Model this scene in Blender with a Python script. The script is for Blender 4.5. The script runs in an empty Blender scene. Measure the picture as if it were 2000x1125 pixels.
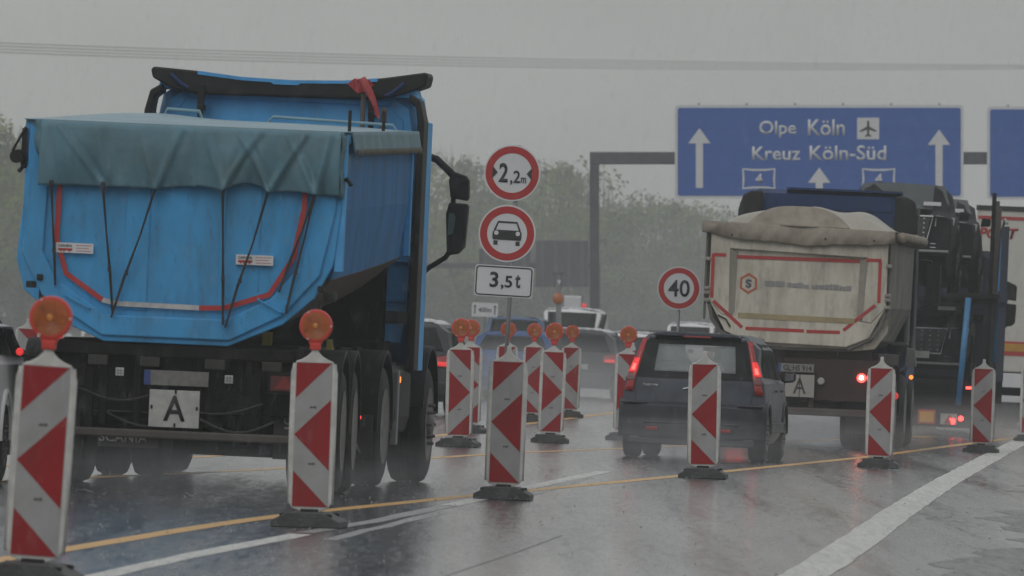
import bpy, math, random
from mathutils import Vector, Matrix
R = math.radians
random.seed(7)
rnd = random.Random(11)

# ------------------------------------------------------------------ camera, world, light, exposure
sc = bpy.context.scene
FOC = 22400.0          # focal length in photograph pixels (2000 wide)
CAMZ = 1.417
cam_d = bpy.data.cameras.new('camera')
cam_d.sensor_width = 36.0
cam_d.lens = 36.0 * FOC / 2000.0
cam_d.shift_y = 170.5 / 2000.0
cam_d.clip_start = 0.5
cam_d.clip_end = 9000
cam_d.dof.use_dof = True
cam_d.dof.focus_distance = 118.0
cam_d.dof.aperture_fstop = 12.5
cam = bpy.data.objects.new('camera', cam_d)
sc.collection.objects.link(cam)
cam.location = (0, 0, CAMZ)
cam.rotation_euler = (R(90), 0, 0)
sc.camera = cam

w = bpy.data.worlds.new('World')
sc.world = w
w.use_nodes = True
nt = w.node_tree
bg = nt.nodes['Background']
sky = nt.nodes.new('ShaderNodeTexSky')
sky.sky_type = 'NISHITA'
sky.sun_disc = False
sky.sun_elevation = R(38)
sky.sun_rotation = R(200)
sky.air_density = 2.0
sky.dust_density = 6.0
hs = nt.nodes.new('ShaderNodeHueSaturation')
hs.inputs['Saturation'].default_value = 0.06
hs.inputs['Value'].default_value = 0.25
nt.links.new(sky.outputs[0], hs.inputs['Color'])
tc = nt.nodes.new('ShaderNodeTexCoord')
sp = nt.nodes.new('ShaderNodeSeparateXYZ')
nt.links.new(tc.outputs['Generated'], sp.inputs[0])
rp = nt.nodes.new('ShaderNodeValToRGB')           # overcast: zenith brighter than the horizon
rp.color_ramp.elements[0].position = 0.0
rp.color_ramp.elements[0].color = (4.4, 4.42, 4.27, 1)
rp.color_ramp.elements[1].position = 0.9
rp.color_ramp.elements[1].color = (6.3, 6.45, 6.6, 1)
e_ = rp.color_ramp.elements.new(0.035)
e_.color = (4.55, 4.62, 4.52, 1)
nt.links.new(sp.outputs['Z'], rp.inputs[0])
nz = nt.nodes.new('ShaderNodeTexNoise')
nz.inputs['Scale'].default_value = 22.0
nz.inputs['Detail'].default_value = 3.0
mpp = nt.nodes.new('ShaderNodeMapping')
mpp.inputs['Scale'].default_value = (1, 1, 2.2)
nt.links.new(tc.outputs['Generated'], mpp.inputs[0])
nt.links.new(mpp.outputs[0], nz.inputs['Vector'])
mr = nt.nodes.new('ShaderNodeMapRange')
mr.inputs['From Min'].default_value = 0.3
mr.inputs['From Max'].default_value = 0.7
mr.inputs['To Min'].default_value = 0.93
mr.inputs['To Max'].default_value = 1.12
nt.links.new(nz.outputs['Fac'], mr.inputs[0])
vm = nt.nodes.new('ShaderNodeVectorMath')
vm.operation = 'SCALE'
nt.links.new(rp.outputs[0], vm.inputs[0])
nt.links.new(mr.outputs[0], vm.inputs['Scale'])
ad = nt.nodes.new('ShaderNodeMix')
ad.data_type = 'RGBA'
ad.inputs[0].default_value = 0.12
nt.links.new(vm.outputs[0], ad.inputs[6])
nt.links.new(hs.outputs[0], ad.inputs[7])
nt.links.new(ad.outputs[2], bg.inputs['Color'])
bg.inputs['Strength'].default_value = 0.10

sun_d = bpy.data.lights.new('sun', 'SUN')
sun_d.energy = 0.5
sun_d.angle = R(40)
sun_d.color = (1.0, 0.97, 0.93)
sun = bpy.data.objects.new('sun', sun_d)
sc.collection.objects.link(sun)
sun.rotation_euler = (R(52), 0, R(-20))

sc.view_settings.view_transform = 'Standard'
sc.view_settings.look = 'None'
sc.view_settings.exposure = 0.0
sc.view_settings.gamma = 1.0
sc.render.engine = 'CYCLES'
sc.cycles.use_denoising = True
sc.cycles.max_bounces = 6
sc.cycles.volume_bounces = 1
sc.cycles.diffuse_bounces = 3
sc.cycles.glossy_bounces = 3
sc.cycles.transparent_max_bounces = 24
sc.cycles.sample_clamp_indirect = 4.0

# ------------------------------------------------------------------ helpers
def gz(X, Y):
    """height of the road plane: cross fall to the right, slight climb away"""
    e = 1.72 + 0.057 * (Y - 69)
    L = X - e
    Lc = max(-26.0, min(9.0, L))
    Xc = e + Lc
    g = 0.00414
    Yg = Y if Y < 300 else 300 + 60 * (1 - math.exp(-(Y - 300) / 60.0))
    Xc2 = Xc if Y < 300 else (Xc - 0.057 * (Y - 300)) 
    z = -0.0432 * Xc2 + g * Yg
    if Y < 95: z -= .024 * (1 - ((Y - 70) / 25.0) ** 2 * (1 if Y > 70 else 0)) ** 2
    if L < -26: z += min(2.2, (-26 - L) * 0.05)
    return z

def at(px, py, Y):
    return Vector(((px - 1000) * Y / FOC, Y, CAMZ + (733 - py) * Y / FOC))

def frame(X, Y, m=0.06, lean=0.0, z=None):
    n = Vector((0.0432, -0.00414, 1)).normalized()
    fw = Vector((m, 1, -0.0432 * m + 0.00414)).normalized()
    r = fw.cross(n).normalized()
    M = Matrix((r, fw, n)).transposed().to_4x4()
    M = Matrix.Translation((X, Y, gz(X, Y) if z is None else z)) @ M
    if lean: M = M @ Matrix.Rotation(R(lean), 4, 'Y')
    return M

COL = sc.collection
MATS = {}
def mat(name, col, rough=0.6, metal=0.0, dirt=None, dscale=3.0, damt=0.5, stretch=(1, 1, 1), bump=0.0, bscale=30.0,
        grime=0.0, coat=0.0, emit=None, estr=0.0, var=0.12, trans=0.0, alpha=1.0, spec=0.5):
    if name in MATS: return MATS[name]
    m = bpy.data.materials.new(name)
    m.use_nodes = True
    t = m.node_tree; N = t.nodes; Lk = t.links
    b = N['Principled BSDF']
    b.inputs['Metallic'].default_value = metal
    b.inputs['Roughness'].default_value = rough
    b.inputs['Coat Weight'].default_value = coat
    b.inputs['Coat Roughness'].default_value = 0.12
    b.inputs['Specular IOR Level'].default_value = spec
    b.inputs['Transmission Weight'].default_value = trans
    b.inputs['Alpha'].default_value = alpha
    tcn = N.new('ShaderNodeTexCoord')
    mp = N.new('ShaderNodeMapping'); mp.inputs['Scale'].default_value = stretch
    Lk.new(tcn.outputs['Object'], mp.inputs[0])
    no = N.new('ShaderNodeTexNoise'); no.inputs['Scale'].default_value = dscale
    no.inputs['Detail'].default_value = 6; no.inputs['Roughness'].default_value = 0.65
    Lk.new(mp.outputs[0], no.inputs['Vector'])
    c = tuple(col) + (1,)
    mix = N.new('ShaderNodeMix'); mix.data_type = 'RGBA'
    mix.inputs[6].default_value = c
    d = dirt if dirt else tuple(max(0, x * (1 - var * 2.2)) for x in col)
    mix.inputs[7].default_value = tuple(d) + (1,)
    rr = N.new('ShaderNodeMapRange')
    rr.inputs['From Min'].default_value = 0.42; rr.inputs['From Max'].default_value = 0.72
    rr.inputs['To Max'].default_value = damt if dirt else 1.0
    Lk.new(no.outputs['Fac'], rr.inputs[0]); Lk.new(rr.outputs[0], mix.inputs[0])
    outc = mix.outputs[2]
    if grime:
        mg = N.new('ShaderNodeMapping'); mg.inputs['Scale'].default_value = (4, 4, 1.0); mg.inputs['Location'].default_value = (3.1, 1.7, .4)
        oi = N.new('ShaderNodeObjectInfo'); vs_ = N.new('ShaderNodeVectorMath'); vs_.operation = 'SCALE'; vs_.inputs[0].default_value = (31, 17, 23); Lk.new(oi.outputs['Random'], vs_.inputs['Scale'])
        va_ = N.new('ShaderNodeVectorMath'); va_.operation = 'ADD'; Lk.new(tcn.outputs['Object'], va_.inputs[0]); Lk.new(vs_.outputs[0], va_.inputs[1])
        Lk.new(va_.outputs[0], mg.inputs[0])
        for sc_, lo, hi in ((1.6, .50, .72), (9.0, .60, .68)):
            ng = N.new('ShaderNodeTexNoise'); ng.inputs['Scale'].default_value = sc_; ng.inputs['Detail'].default_value = 9; ng.inputs['Roughness'].default_value = .7
            Lk.new(mg.outputs[0], ng.inputs['Vector'])
            rg = N.new('ShaderNodeMapRange'); rg.inputs['From Min'].default_value = lo; rg.inputs['From Max'].default_value = hi; rg.inputs['To Max'].default_value = grime
            Lk.new(ng.outputs['Fac'], rg.inputs[0])
            mxg = N.new('ShaderNodeMix'); mxg.data_type = 'RGBA'; mxg.inputs[7].default_value = (.055, .05, .043, 1)
            Lk.new(rg.outputs[0], mxg.inputs[0]); Lk.new(outc, mxg.inputs[6]); outc = mxg.outputs[2]
    Lk.new(outc, b.inputs['Base Color'])
    r2 = N.new('ShaderNodeMapRange')
    r2.inputs['To Min'].default_value = max(0.03, rough - 0.12); r2.inputs['To Max'].default_value = min(1, rough + 0.14)
    Lk.new(no.outputs['Fac'], r2.inputs[0]); Lk.new(r2.outputs[0], b.inputs['Roughness'])
    if bump:
        n2 = N.new('ShaderNodeTexNoise'); n2.inputs['Scale'].default_value = bscale; n2.inputs['Detail'].default_value = 4
        Lk.new(mp.outputs[0], n2.inputs['Vector'])
        bn = N.new('ShaderNodeBump'); bn.inputs['Strength'].default_value = bump; bn.inputs['Distance'].default_value = 0.02
        Lk.new(n2.outputs['Fac'], bn.inputs['Height']); Lk.new(bn.outputs[0], b.inputs['Normal'])
    if emit:
        b.inputs['Emission Color'].default_value = tuple(emit) + (1,)
        b.inputs['Emission Strength'].default_value = estr
    MATS[name] = m
    return m

SPLIT = set('lens_screw panel_joint blurred_company_lettering side_deflector_edge corner_post side_deflector spoiler_strut spoiler_rib roof_side_fairing gate_latch rope_hook pressed_rib marker_rod air_line_pole hydraulic_ram bumper_edge sign_clip width_arrow pictogram_headlight plate_arrow door_handle sign_bracket panel_stiffener panel_rib red_tape red_stripes tarpaulin_corner bar_bracket axle gate_hinge gate_seal edge_rim wheel_arch_trim cover_eyelet front_handrail seats hand_rope top_rail foot_socket red_stripe recess_return work_lamp sign_clamp yellow_wheel_chock axle_hub lower_lip gantry_post transporter_post deck_plank'.split())
class MB:
    def __init__(s): s.v = []; s.f = []
    def add(s, vs, fs):
        k = len(s.v); s.v += [tuple(p) for p in vs]; s.f += [tuple(i + k for i in f) for f in fs]; return s
    def box(s, c, d, M=None):
        x, y, z = c; a, b, e = d[0] / 2, d[1] / 2, d[2] / 2
        vs = [Vector((x + i * a, y + j * b, z + k * e)) for i in (-1, 1) for j in (-1, 1) for k in (-1, 1)]
        if M is not None: vs = [M @ p for p in vs]
        return s.add(vs, [(0, 1, 3, 2), (4, 6, 7, 5), (0, 4, 5, 1), (2, 3, 7, 6), (0, 2, 6, 4), (1, 5, 7, 3)])
    def bx(s, x0, x1, y0, y1, z0, z1): return s.box(((x0 + x1) / 2, (y0 + y1) / 2, (z0 + z1) / 2), (x1 - x0, y1 - y0, z1 - z0))
    def prism(s, poly, y0, y1):
        """poly in x-z, extruded along y"""
        n = len(poly)
        vs = [(p[0], y0, p[1]) for p in poly] + [(p[0], y1, p[1]) for p in poly]
        fs = [tuple(range(n)), tuple(range(2 * n - 1, n - 1, -1))] + [(i, n + i, n + (i + 1) % n, (i + 1) % n) for i in range(n)]
        return s.add(vs, fs)
    def prism_x(s, poly, x0, x1):
        n = len(poly)
        vs = [(x0, p[0], p[1]) for p in poly] + [(x1, p[0], p[1]) for p in poly]
        fs = [tuple(range(n)), tuple(range(2 * n - 1, n - 1, -1))] + [(i, n + i, n + (i + 1) % n, (i + 1) % n) for i in range(n)]
        return s.add(vs, fs)
    def band(s, pts, wd, y, th=0.004, closed=False):
        """flat strip following x-z points"""
        n = len(pts); L = []
        for i, p in enumerate(pts):
            a = Vector(pts[max(0, i - 1)]); b = Vector(pts[min(n - 1, i + 1)])
            if closed: a = Vector(pts[i - 1]); b = Vector(pts[(i + 1) % n])
            d = (b - a).normalized(); nn = Vector((-d[1], d[0])); 
            L.append((Vector(p) + nn * wd / 2, Vector(p) - nn * wd / 2))
        vs = []
        for a, b in L: vs += [(a[0], y, a[1]), (b[0], y, b[1]), (a[0], y + th, a[1]), (b[0], y + th, b[1])]
        fs = []
        for i in range(n if closed else n - 1):
            j = (i + 1) % n; p = 4 * i; q = 4 * j
            fs += [(p, p + 1, q + 1, q), (p + 2, q + 2, q + 3, p + 3), (p, q, q + 2, p + 2), (p + 1, p + 3, q + 3, q + 1)]
        return s.add(vs, fs)
    def tube(s, pts, r, n=8, cap=True, r2=None):
        pts = [Vector(p) for p in pts]; vs = []; m = len(pts)
        for i, p in enumerate(pts):
            d = (pts[min(m - 1, i + 1)] - pts[max(0, i - 1)]).normalized()
            u = d.cross(Vector((0, 0, 1)))
            if u.length < 0.05: u = d.cross(Vector((0, 1, 0)))
            u.normalize(); v = d.cross(u)
            rr = r if r2 is None else r + (r2 - r) * i / max(1, m - 1)
            vs += [p + (u * math.cos(2 * math.pi * k / n) + v * math.sin(2 * math.pi * k / n)) * rr for k in range(n)]
        fs = [(i * n + k, i * n + (k + 1) % n, (i + 1) * n + (k + 1) % n, (i + 1) * n + k) for i in range(m - 1) for k in range(n)]
        if cap: fs += [tuple(range(n - 1, -1, -1)), tuple(range((m - 1) * n, m * n))]
        return s.add(vs, fs)
    def lathe(s, prof, o, axis='x', n=32):
        """prof = (along axis, radius)"""
        o = Vector(o); vs = []; m = len(prof)
        for a, r in prof:
            for k in range(n):
                c, t = math.cos(2 * math.pi * k / n) * r, math.sin(2 * math.pi * k / n) * r
                vs.append(o + (Vector((a, c, t)) if axis == 'x' else Vector((c, a, t)) if axis == 'y' else Vector((c, t, a))))
        fs = [(i * n + k, i * n + (k + 1) % n, (i + 1) * n + (k + 1) % n, (i + 1) * n + k) for i in range(m - 1) for k in range(n)]
        fs += [tuple(range(n - 1, -1, -1)), tuple(range((m - 1) * n, m * n))]
        return s.add(vs, fs)
    def grid(s, fn, nu, nv):
        vs = [fn(i / nu, j / nv) for i in range(nu + 1) for j in range(nv + 1)]
        fs = [(i * (nv + 1) + j, (i + 1) * (nv + 1) + j, (i + 1) * (nv + 1) + j + 1, i * (nv + 1) + j + 1) for i in range(nu) for j in range(nv)]
        return s.add(vs, fs)
    def islands(s):
        p = list(range(len(s.v)))
        def fd(i):
            while p[i] != i: p[i] = p[p[i]]; i = p[i]
            return i
        for f in s.f:
            a = fd(f[0])
            for q in f[1:]: p[fd(q)] = a
        G = {}
        for f in s.f: G.setdefault(fd(f[0]), []).append(f)
        B = []
        for k_, fs in G.items():
            ii = {i for f in fs for i in f}
            B.append([[min(s.v[i][t] for i in ii) - .004 for t in range(3)], [max(s.v[i][t] for i in ii) + .004 for t in range(3)], fs])
        ch = True
        while ch:
            ch = False
            for i in range(len(B)):
                for j in range(i + 1, len(B)):
                    if all(B[i][0][t] <= B[j][1][t] and B[j][0][t] <= B[i][1][t] for t in range(3)):
                        B[i] = [[min(B[i][0][t], B[j][0][t]) for t in range(3)], [max(B[i][1][t], B[j][1][t]) for t in range(3)], B[i][2] + B[j][2]]
                        del B[j]; ch = True; break
                if ch: break
        out = []
        for lo, hi, fs in B:
            ii = sorted({i for f in fs for i in f}); mp = {q: n for n, q in enumerate(ii)}
            o = MB(); o.v = [s.v[i] for i in ii]; o.f = [tuple(mp[i] for i in f) for f in fs]; out.append(o)
        return out
    def build(s, name, m, parent=None, smooth=False, bevel=0.0, solid=0.0, auto=False):
        if name in SPLIT:
            L = s.islands()
            if len(L) > 1:
                first = None
                for q in L:
                    o = q._build(name, m, parent, smooth, bevel, solid, auto); first = first or o
                return first
        return s._build(name, m, parent, smooth, bevel, solid, auto)
    def _build(s, name, m, parent=None, smooth=False, bevel=0.0, solid=0.0, auto=False):
        me = bpy.data.meshes.new(name); me.from_pydata(s.v, [], s.f); me.update()
        import bmesh
        b = bmesh.new(); b.from_mesh(me); bmesh.ops.recalc_face_normals(b, faces=b.faces); b.to_mesh(me); b.free()
        me.materials.append(m)
        o = bpy.data.objects.new(name, me); COL.objects.link(o)
        if smooth or auto:
            me.polygons.foreach_set('use_smooth', [True] * len(me.polygons))
            if auto:
                me.update()
                try: me.set_sharp_from_angle(angle=R(35))
                except Exception: pass
        if solid:
            md = o.modifiers.new('solid', 'SOLIDIFY'); md.thickness = solid; md.offset = 0
        if bevel:
            md = o.modifiers.new('bevel', 'BEVEL'); md.width = bevel; md.segments = 2; md.limit_method = 'ANGLE'; md.angle_limit = R(40)
        if parent is not None: o.parent = parent
        return o

def tag(o, label=None, cat=None, group=None, kind=None):
    if label: o['label'] = label
    if cat: o['category'] = cat
    if group: o['group'] = group
    if kind: o['kind'] = kind
    return o
def thing(name, label, cat, M=None, group=None):
    o = bpy.data.objects.new(name, None); COL.objects.link(o)
    o.empty_display_size = 0.2
    if M is not None: o.matrix_world = M
    return tag(o, label, cat, group)
def copy_tree(o, parent=None):
    c = o.copy(); COL.objects.link(c)
    if parent is not None: c.parent = parent
    for ch in [x for x in bpy.data.objects if x.parent == o and x != c]:
        copy_tree(ch, c)
    return c

def text_obj(name, body, cx, cz, wd, ht, y, m, parent, bold=0.0, th=0.003, shear=0.0, facing='rear'):
    """lettering fitted to a width and height, standing in the local x-z plane, read from -y"""
    cu = bpy.data.curves.new('txt', 'FONT'); cu.body = body; cu.size = 1.0; cu.offset = bold; cu.extrude = 0.0; cu.shear = shear
    cu.resolution_u = 4
    to = bpy.data.objects.new('txt', cu); COL.objects.link(to)
    bpy.context.view_layer.update()
    me = bpy.data.meshes.new_from_object(to.evaluated_get(bpy.context.evaluated_depsgraph_get()))
    bpy.data.objects.remove(to)
    xs = [v.co.x for v in me.vertices]; ys = [v.co.y for v in me.vertices]
    x0, x1, y0, y1 = min(xs), max(xs), min(ys), max(ys)
    for v in me.vertices:
        X = (v.co.x - x0) / (x1 - x0) - 0.5; Z = (v.co.y - y0) / (y1 - y0) - 0.5
        v.co = (cx + X * wd, y, cz + Z * ht)
    me.update()
    me.materials.clear(); me.materials.append(m); me.name = name
    o = bpy.data.objects.new(name, me); COL.objects.link(o)
    md = o.modifiers.new('solid', 'SOLIDIFY'); md.thickness = th; md.offset = 1
    if parent is not None: o.parent = parent
    return o

# ------------------------------------------------------------------ materials
GR = (0.10, 0.095, 0.085)
black = mat('black_plastic', (0.012, 0.012, 0.013), 0.55, dirt=(0.03, 0.029, 0.027), damt=0.5, spec=0.25)
under = mat('dirty_chassis', (0.007, 0.007, 0.008), 0.8, dirt=(0.024, 0.021, 0.019), damt=0.7, dscale=2.5, bump=0.3, spec=0.15)
rubber = mat('tyre_rubber', (0.012, 0.012, 0.013), 0.65, spec=0.2, dirt=(0.035, 0.034, 0.032), damt=0.5, dscale=6)
rimm = mat('wet_steel_rim', (0.13, 0.125, 0.12), 0.5, 0.5, dirt=(0.04, 0.038, 0.035), damt=0.8, dscale=8)
steel = mat('galvanised_steel', (0.25, 0.255, 0.26), 0.5, 0.5, dirt=(0.14, 0.14, 0.14), damt=0.6, dscale=8)
beam_m = mat('rusty_grey_steel', (0.07, 0.06, 0.052), 0.6, 0.0, dirt=(0.045, 0.035, 0.03), damt=0.8, dscale=5)
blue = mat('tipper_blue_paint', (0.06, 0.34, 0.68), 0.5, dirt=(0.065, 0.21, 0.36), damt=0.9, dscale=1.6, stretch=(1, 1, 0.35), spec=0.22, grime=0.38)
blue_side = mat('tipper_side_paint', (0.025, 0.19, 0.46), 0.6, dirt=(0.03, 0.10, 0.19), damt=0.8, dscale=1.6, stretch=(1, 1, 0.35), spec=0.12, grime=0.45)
cabblue = mat('cab_blue_paint', (0.10, 0.40, 0.78), 0.5, dirt=(0.03, 0.12, 0.28), damt=0.55, dscale=1.3, spec=0.2, grime=0.2)
navy = mat('dark_blue_paint', (0.018, 0.045, 0.13), 0.5, dirt=(0.018, 0.03, 0.07), damt=0.6, spec=0.2)
tarp = mat('teal_tarpaulin', (0.085, 0.20, 0.26), 0.55, dirt=(0.07, 0.13, 0.145), damt=0.8, dscale=2.2, bump=0.25, bscale=9, grime=0.3)
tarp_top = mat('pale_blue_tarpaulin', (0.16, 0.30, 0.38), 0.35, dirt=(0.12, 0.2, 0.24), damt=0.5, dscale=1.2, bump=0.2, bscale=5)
redtape = mat('red_reflective_tape', (0.42, 0.03, 0.03), 0.45, dirt=(0.2, 0.025, 0.025), damt=0.4, dscale=9)
whitetape = mat('white_reflective_tape', (0.5, 0.5, 0.5), 0.45, dirt=(0.2, 0.22, 0.26), damt=0.8, dscale=9)
filmred = mat('red_reflective_film', (0.30, 0.014, 0.018), 0.45, dirt=(.2, .02, .02), damt=.6, spec=.25, grime=0.25)
filmwhite = mat('white_reflective_film', (0.33, 0.335, 0.335), 0.42, dirt=(0.24, 0.24, 0.235), damt=0.6, dscale=5, grime=0.22)
beaconw = mat('white_beacon_plastic', (0.6, 0.6, 0.58), 0.45, dirt=(0.28, 0.27, 0.25), damt=0.55, dscale=7, grime=0.3)
basem = mat('recycled_rubber_base', (0.045, 0.046, 0.048), 0.6, dirt=(0.09, 0.09, 0.09), damt=0.6, dscale=9, bump=0.4)
lensm = mat('amber_lens', (0.46, 0.115, 0.009), 0.26, dirt=(0.20, 0.035, 0.005), damt=0.8, dscale=11, coat=0.3, bump=0.3, bscale=60)
lenscore = mat('amber_lens_centre', (.62, .22, .03), .25, coat=.6)
lampred = mat('orange_red_housing', (0.62, 0.045, 0.03), 0.4)
signwhite = mat('sign_white', (0.62, 0.63, 0.65), 0.4, var=0.04)
signred = mat('sign_red', (0.40, 0.022, 0.022), 0.4, var=0.05)
signblack = mat('sign_black', (0.02, 0.02, 0.022), 0.5)
signblue = mat('sign_blue', (0.016, 0.095, 0.40), 0.45, var=0.06)
signback = mat('sign_back_grey', (0.16, 0.165, 0.175), 0.5, 0.3)
glassm = mat('dark_glass', (0.012, 0.014, 0.015), 0.3, spec=0.12, var=0.02)
clear = mat('clear_glass', (0.38, 0.42, 0.42), 0.2, alpha=0.38, spec=0.6)
redlamp = mat('red_lamp_lens', (0.35, 0.012, 0.012), 0.25, coat=0.5)
redlit = mat('red_lamp_lit', (0.6, 0.02, 0.02), 0.3, emit=(1.0, 0.05, 0.05), estr=0.55)
redbright = mat('red_lamp_bright', (0.8, 0.03, 0.03), 0.3, emit=(1.0, 0.06, 0.05), estr=4.5)
hotcore = mat('lamp_hot_core', (0.9, 0.3, 0.2), 0.3, emit=(1.0, 0.42, 0.28), estr=22.0)
amberlit = mat('amber_marker_lit', (0.8, 0.2, 0.02), 0.3, emit=(1.0, 0.2, 0.03), estr=2.2)
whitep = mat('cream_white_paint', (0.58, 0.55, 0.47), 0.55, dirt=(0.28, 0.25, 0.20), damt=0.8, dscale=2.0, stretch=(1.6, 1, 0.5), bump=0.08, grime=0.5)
tancan = mat('tan_canvas', (0.30, 0.265, 0.215), 0.75, dirt=(0.15, 0.13, 0.105), damt=0.8, dscale=2.4, bump=0.4, bscale=8, grime=0.4)
carwhite = mat('silver_white_paint', (0.74, 0.74, 0.74), 0.4, var=0.03)
carslate = mat('slate_blue_paint', (0.058, 0.067, 0.088), 0.42, 0.0, dirt=(0.025, 0.03, 0.038), damt=0.8, spec=0.3)
cargrey = mat('dark_grey_paint', (0.04, 0.041, 0.047), 0.42, 0.0, spec=0.3)
carblue = mat('royal_blue_paint', (0.03, 0.08, 0.24), 0.45, 0.0, spec=0.3)
carblack = mat('black_paint', (0.010, 0.010, 0.012), 0.6, spec=0.08)
lorryw = mat('lorry_white', (0.55, 0.54, 0.5), 0.4, dirt=(0.4, 0.39, 0.35), damt=0.6, grime=0.15)
yellowm = mat('yellow_reflector', (0.6, 0.3, 0.02), 0.4, emit=(1.0, 0.4, 0.02), estr=0.03)
postblue = mat('light_blue_steel', (0.05, 0.21, 0.42), 0.4)
chrome = mat('chrome', (0.6, 0.6, 0.6), 0.15, 1.0)
plate = mat('number_plate', (0.42, 0.42, 0.40), 0.4, dirt=(0.2, 0.2, 0.2), damt=0.6, dscale=8)
platedark = mat('number_plate_grimy', (0.17, 0.165, 0.16), 0.5, dirt=(0.08, 0.08, 0.08), damt=0.8, dscale=12)
grimelet = mat('faded_lettering', (0.28, 0.28, 0.27), 0.6)
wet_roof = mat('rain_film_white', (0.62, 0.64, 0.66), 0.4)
gantm = mat('gantry_steel', (0.10, 0.105, 0.12), 0.5, 0.3)

# ------------------------------------------------------------------ ground, road, markings
def sheet(name, l0, l1, ys, m, off=0.0, kind='structure', nl=1):
    """strip following the road, l = metres from the right-hand edge line"""
    b = MB(); vs = []; fs = []
    ll = [l0 + (l1 - l0) * i / nl for i in range(nl + 1)]
    for Y in ys:
        e = 1.72 + 0.057 * (Y - 69)
        for l in ll: vs.append((e + l, Y, gz(e + l, Y) + off))
    k = nl + 1
    for j in range(len(ys) - 1):
        for i in range(nl): fs.append((j * k + i, j * k + i + 1, (j + 1) * k + i + 1, (j + 1) * k + i))
    b.add(vs, fs)
    o = b.build(name, m)
    tag(o, kind=kind); return o

def road_mat():
    m = bpy.data.materials.new('wet_concrete'); m.use_nodes = True
    t = m.node_tree; N = t.nodes; Lk = t.links; b = N['Principled BSDF']
    tcn = N.new('ShaderNodeTexCoord')
    def noise(sc_, st, det=6, ro=0.6):
        mp = N.new('ShaderNodeMapping'); mp.inputs['Scale'].default_value = st
        mp.inputs['Rotation'].default_value = (0, 0, R(3.3))
        Lk.new(tcn.outputs['Object'], mp.inputs[0])
        n = N.new('ShaderNodeTexNoise'); n.inputs['Scale'].default_value = sc_; n.inputs['Detail'].default_value = det
        n.inputs['Roughness'].default_value = ro
        Lk.new(mp.outputs[0], n.inputs['Vector']); return n
    def rng(n, a, b_, c, d):
        r = N.new('ShaderNodeMapRange'); r.inputs['From Min'].default_value = a; r.inputs['From Max'].default_value = b_
        r.inputs['To Min'].default_value = c; r.inputs['To Max'].default_value = d
        Lk.new(n.outputs[0], r.inputs[0]); return r
    big = noise(1.3, (1, 0.05, 1)); fine = noise(11.0, (1, 0.045, 1), 8, 0.75); trk = noise(2.2, (1, 0.012, 1), 3, 0.5)
    grain = noise(60.0, (1, 0.07, 1), 3, 0.6)
    mx = N.new('ShaderNodeMix'); mx.data_type = 'RGBA'
    mx.inputs[6].default_value = (0.085, 0.087, 0.093, 1); mx.inputs[7].default_value = (0.036, 0.036, 0.039, 1)
    Lk.new(rng(big, 0.4, 0.68, 0, 1).outputs[0], mx.inputs[0])
    m2 = N.new('ShaderNodeMix'); m2.data_type = 'RGBA'; m2.blend_type = 'MULTIPLY'; m2.inputs[0].default_value = 1.0
    rr = rng(fine, 0.36, 0.60, 0.35, 1.4)
    Lk.new(mx.outputs[2], m2.inputs[6]); Lk.new(rr.outputs[0], m2.inputs[7])
    Lk.new(m2.outputs[2], b.inputs['Base Color'])
    ro = N.new('ShaderNodeMath'); ro.operation = 'MULTIPLY'
    Lk.new(rng(big, 0.36, 0.66, 0.62, 1.05).outputs[0], ro.inputs[0]); Lk.new(rng(trk, 0.35, 0.65, 0.13, 0.27).outputs[0], ro.inputs[1])
    ro2 = N.new('ShaderNodeMath'); ro2.operation = 'MULTIPLY'; Lk.new(ro.outputs[0], ro2.inputs[0]); Lk.new(rng(noise(17.0, (1, 0.05, 1), 6, .75), .38, .62, .75, 1.35).outputs[0], ro2.inputs[1])
    Lk.new(ro2.outputs[0], b.inputs['Roughness'])
    b.inputs['Coat Roughness'].default_value = 0.14
    Lk.new(rng(noise(0.8, (1, 0.03, 1), 5, .65), 0.40, 0.62, 0.0, 0.72).outputs[0], b.inputs['Coat Weight'])
    bn = N.new('ShaderNodeBump'); bn.inputs['Strength'].default_value = 0.35; bn.inputs['Distance'].default_value = 0.008
    sm = N.new('ShaderNodeMath'); sm.operation = 'ADD'
    Lk.new(fine.outputs[0], sm.inputs[0]); Lk.new(grain.outputs[0], sm.inputs[1])
    Lk.new(sm.outputs[0], bn.inputs['Height']); Lk.new(bn.outputs[0], b.inputs['Normal'])
    return m
wetroad = road_mat()
coarse = mat('worn_dark_asphalt', (0.11, 0.11, 0.11), 0.35, dirt=(0.02, 0.02, 0.021), damt=1.0, dscale=16.0, stretch=(1, 0.05, 1), bump=0.8, bscale=22)
linew = mat('white_road_paint', (0.56, 0.56, 0.53), 0.4, dirt=(0.3, 0.3, 0.3), damt=0.8, dscale=12, stretch=(1.5, 0.06, 1), bump=0.3)
linefaint = mat('removed_white_marking', (0.27, 0.27, 0.275), 0.35, dirt=(0.16, 0.16, 0.165), damt=1.0, dscale=12, stretch=(1.5, 0.06, 1), bump=0.3)
liney = mat('yellow_road_tape', (0.62, 0.33, 0.06), 0.4, dirt=(0.42, 0.25, 0.08), damt=0.7, dscale=4, stretch=(1.5, 0.06, 1))
grass = mat('rainy_grass', (0.06, 0.085, 0.03), 0.8, dirt=(0.035, 0.05, 0.02), damt=0.9, dscale=0.6, bump=1.0, bscale=6)

ys_far = [-40, 20, 50, 69] + [70 + 1.5 * i for i in range(18)] + [97, 120, 200, 300] + [300 + 25 * i for i in range(1, 17)] + [800, 1000, 1400, 2200, 4000, 7000]
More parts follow.
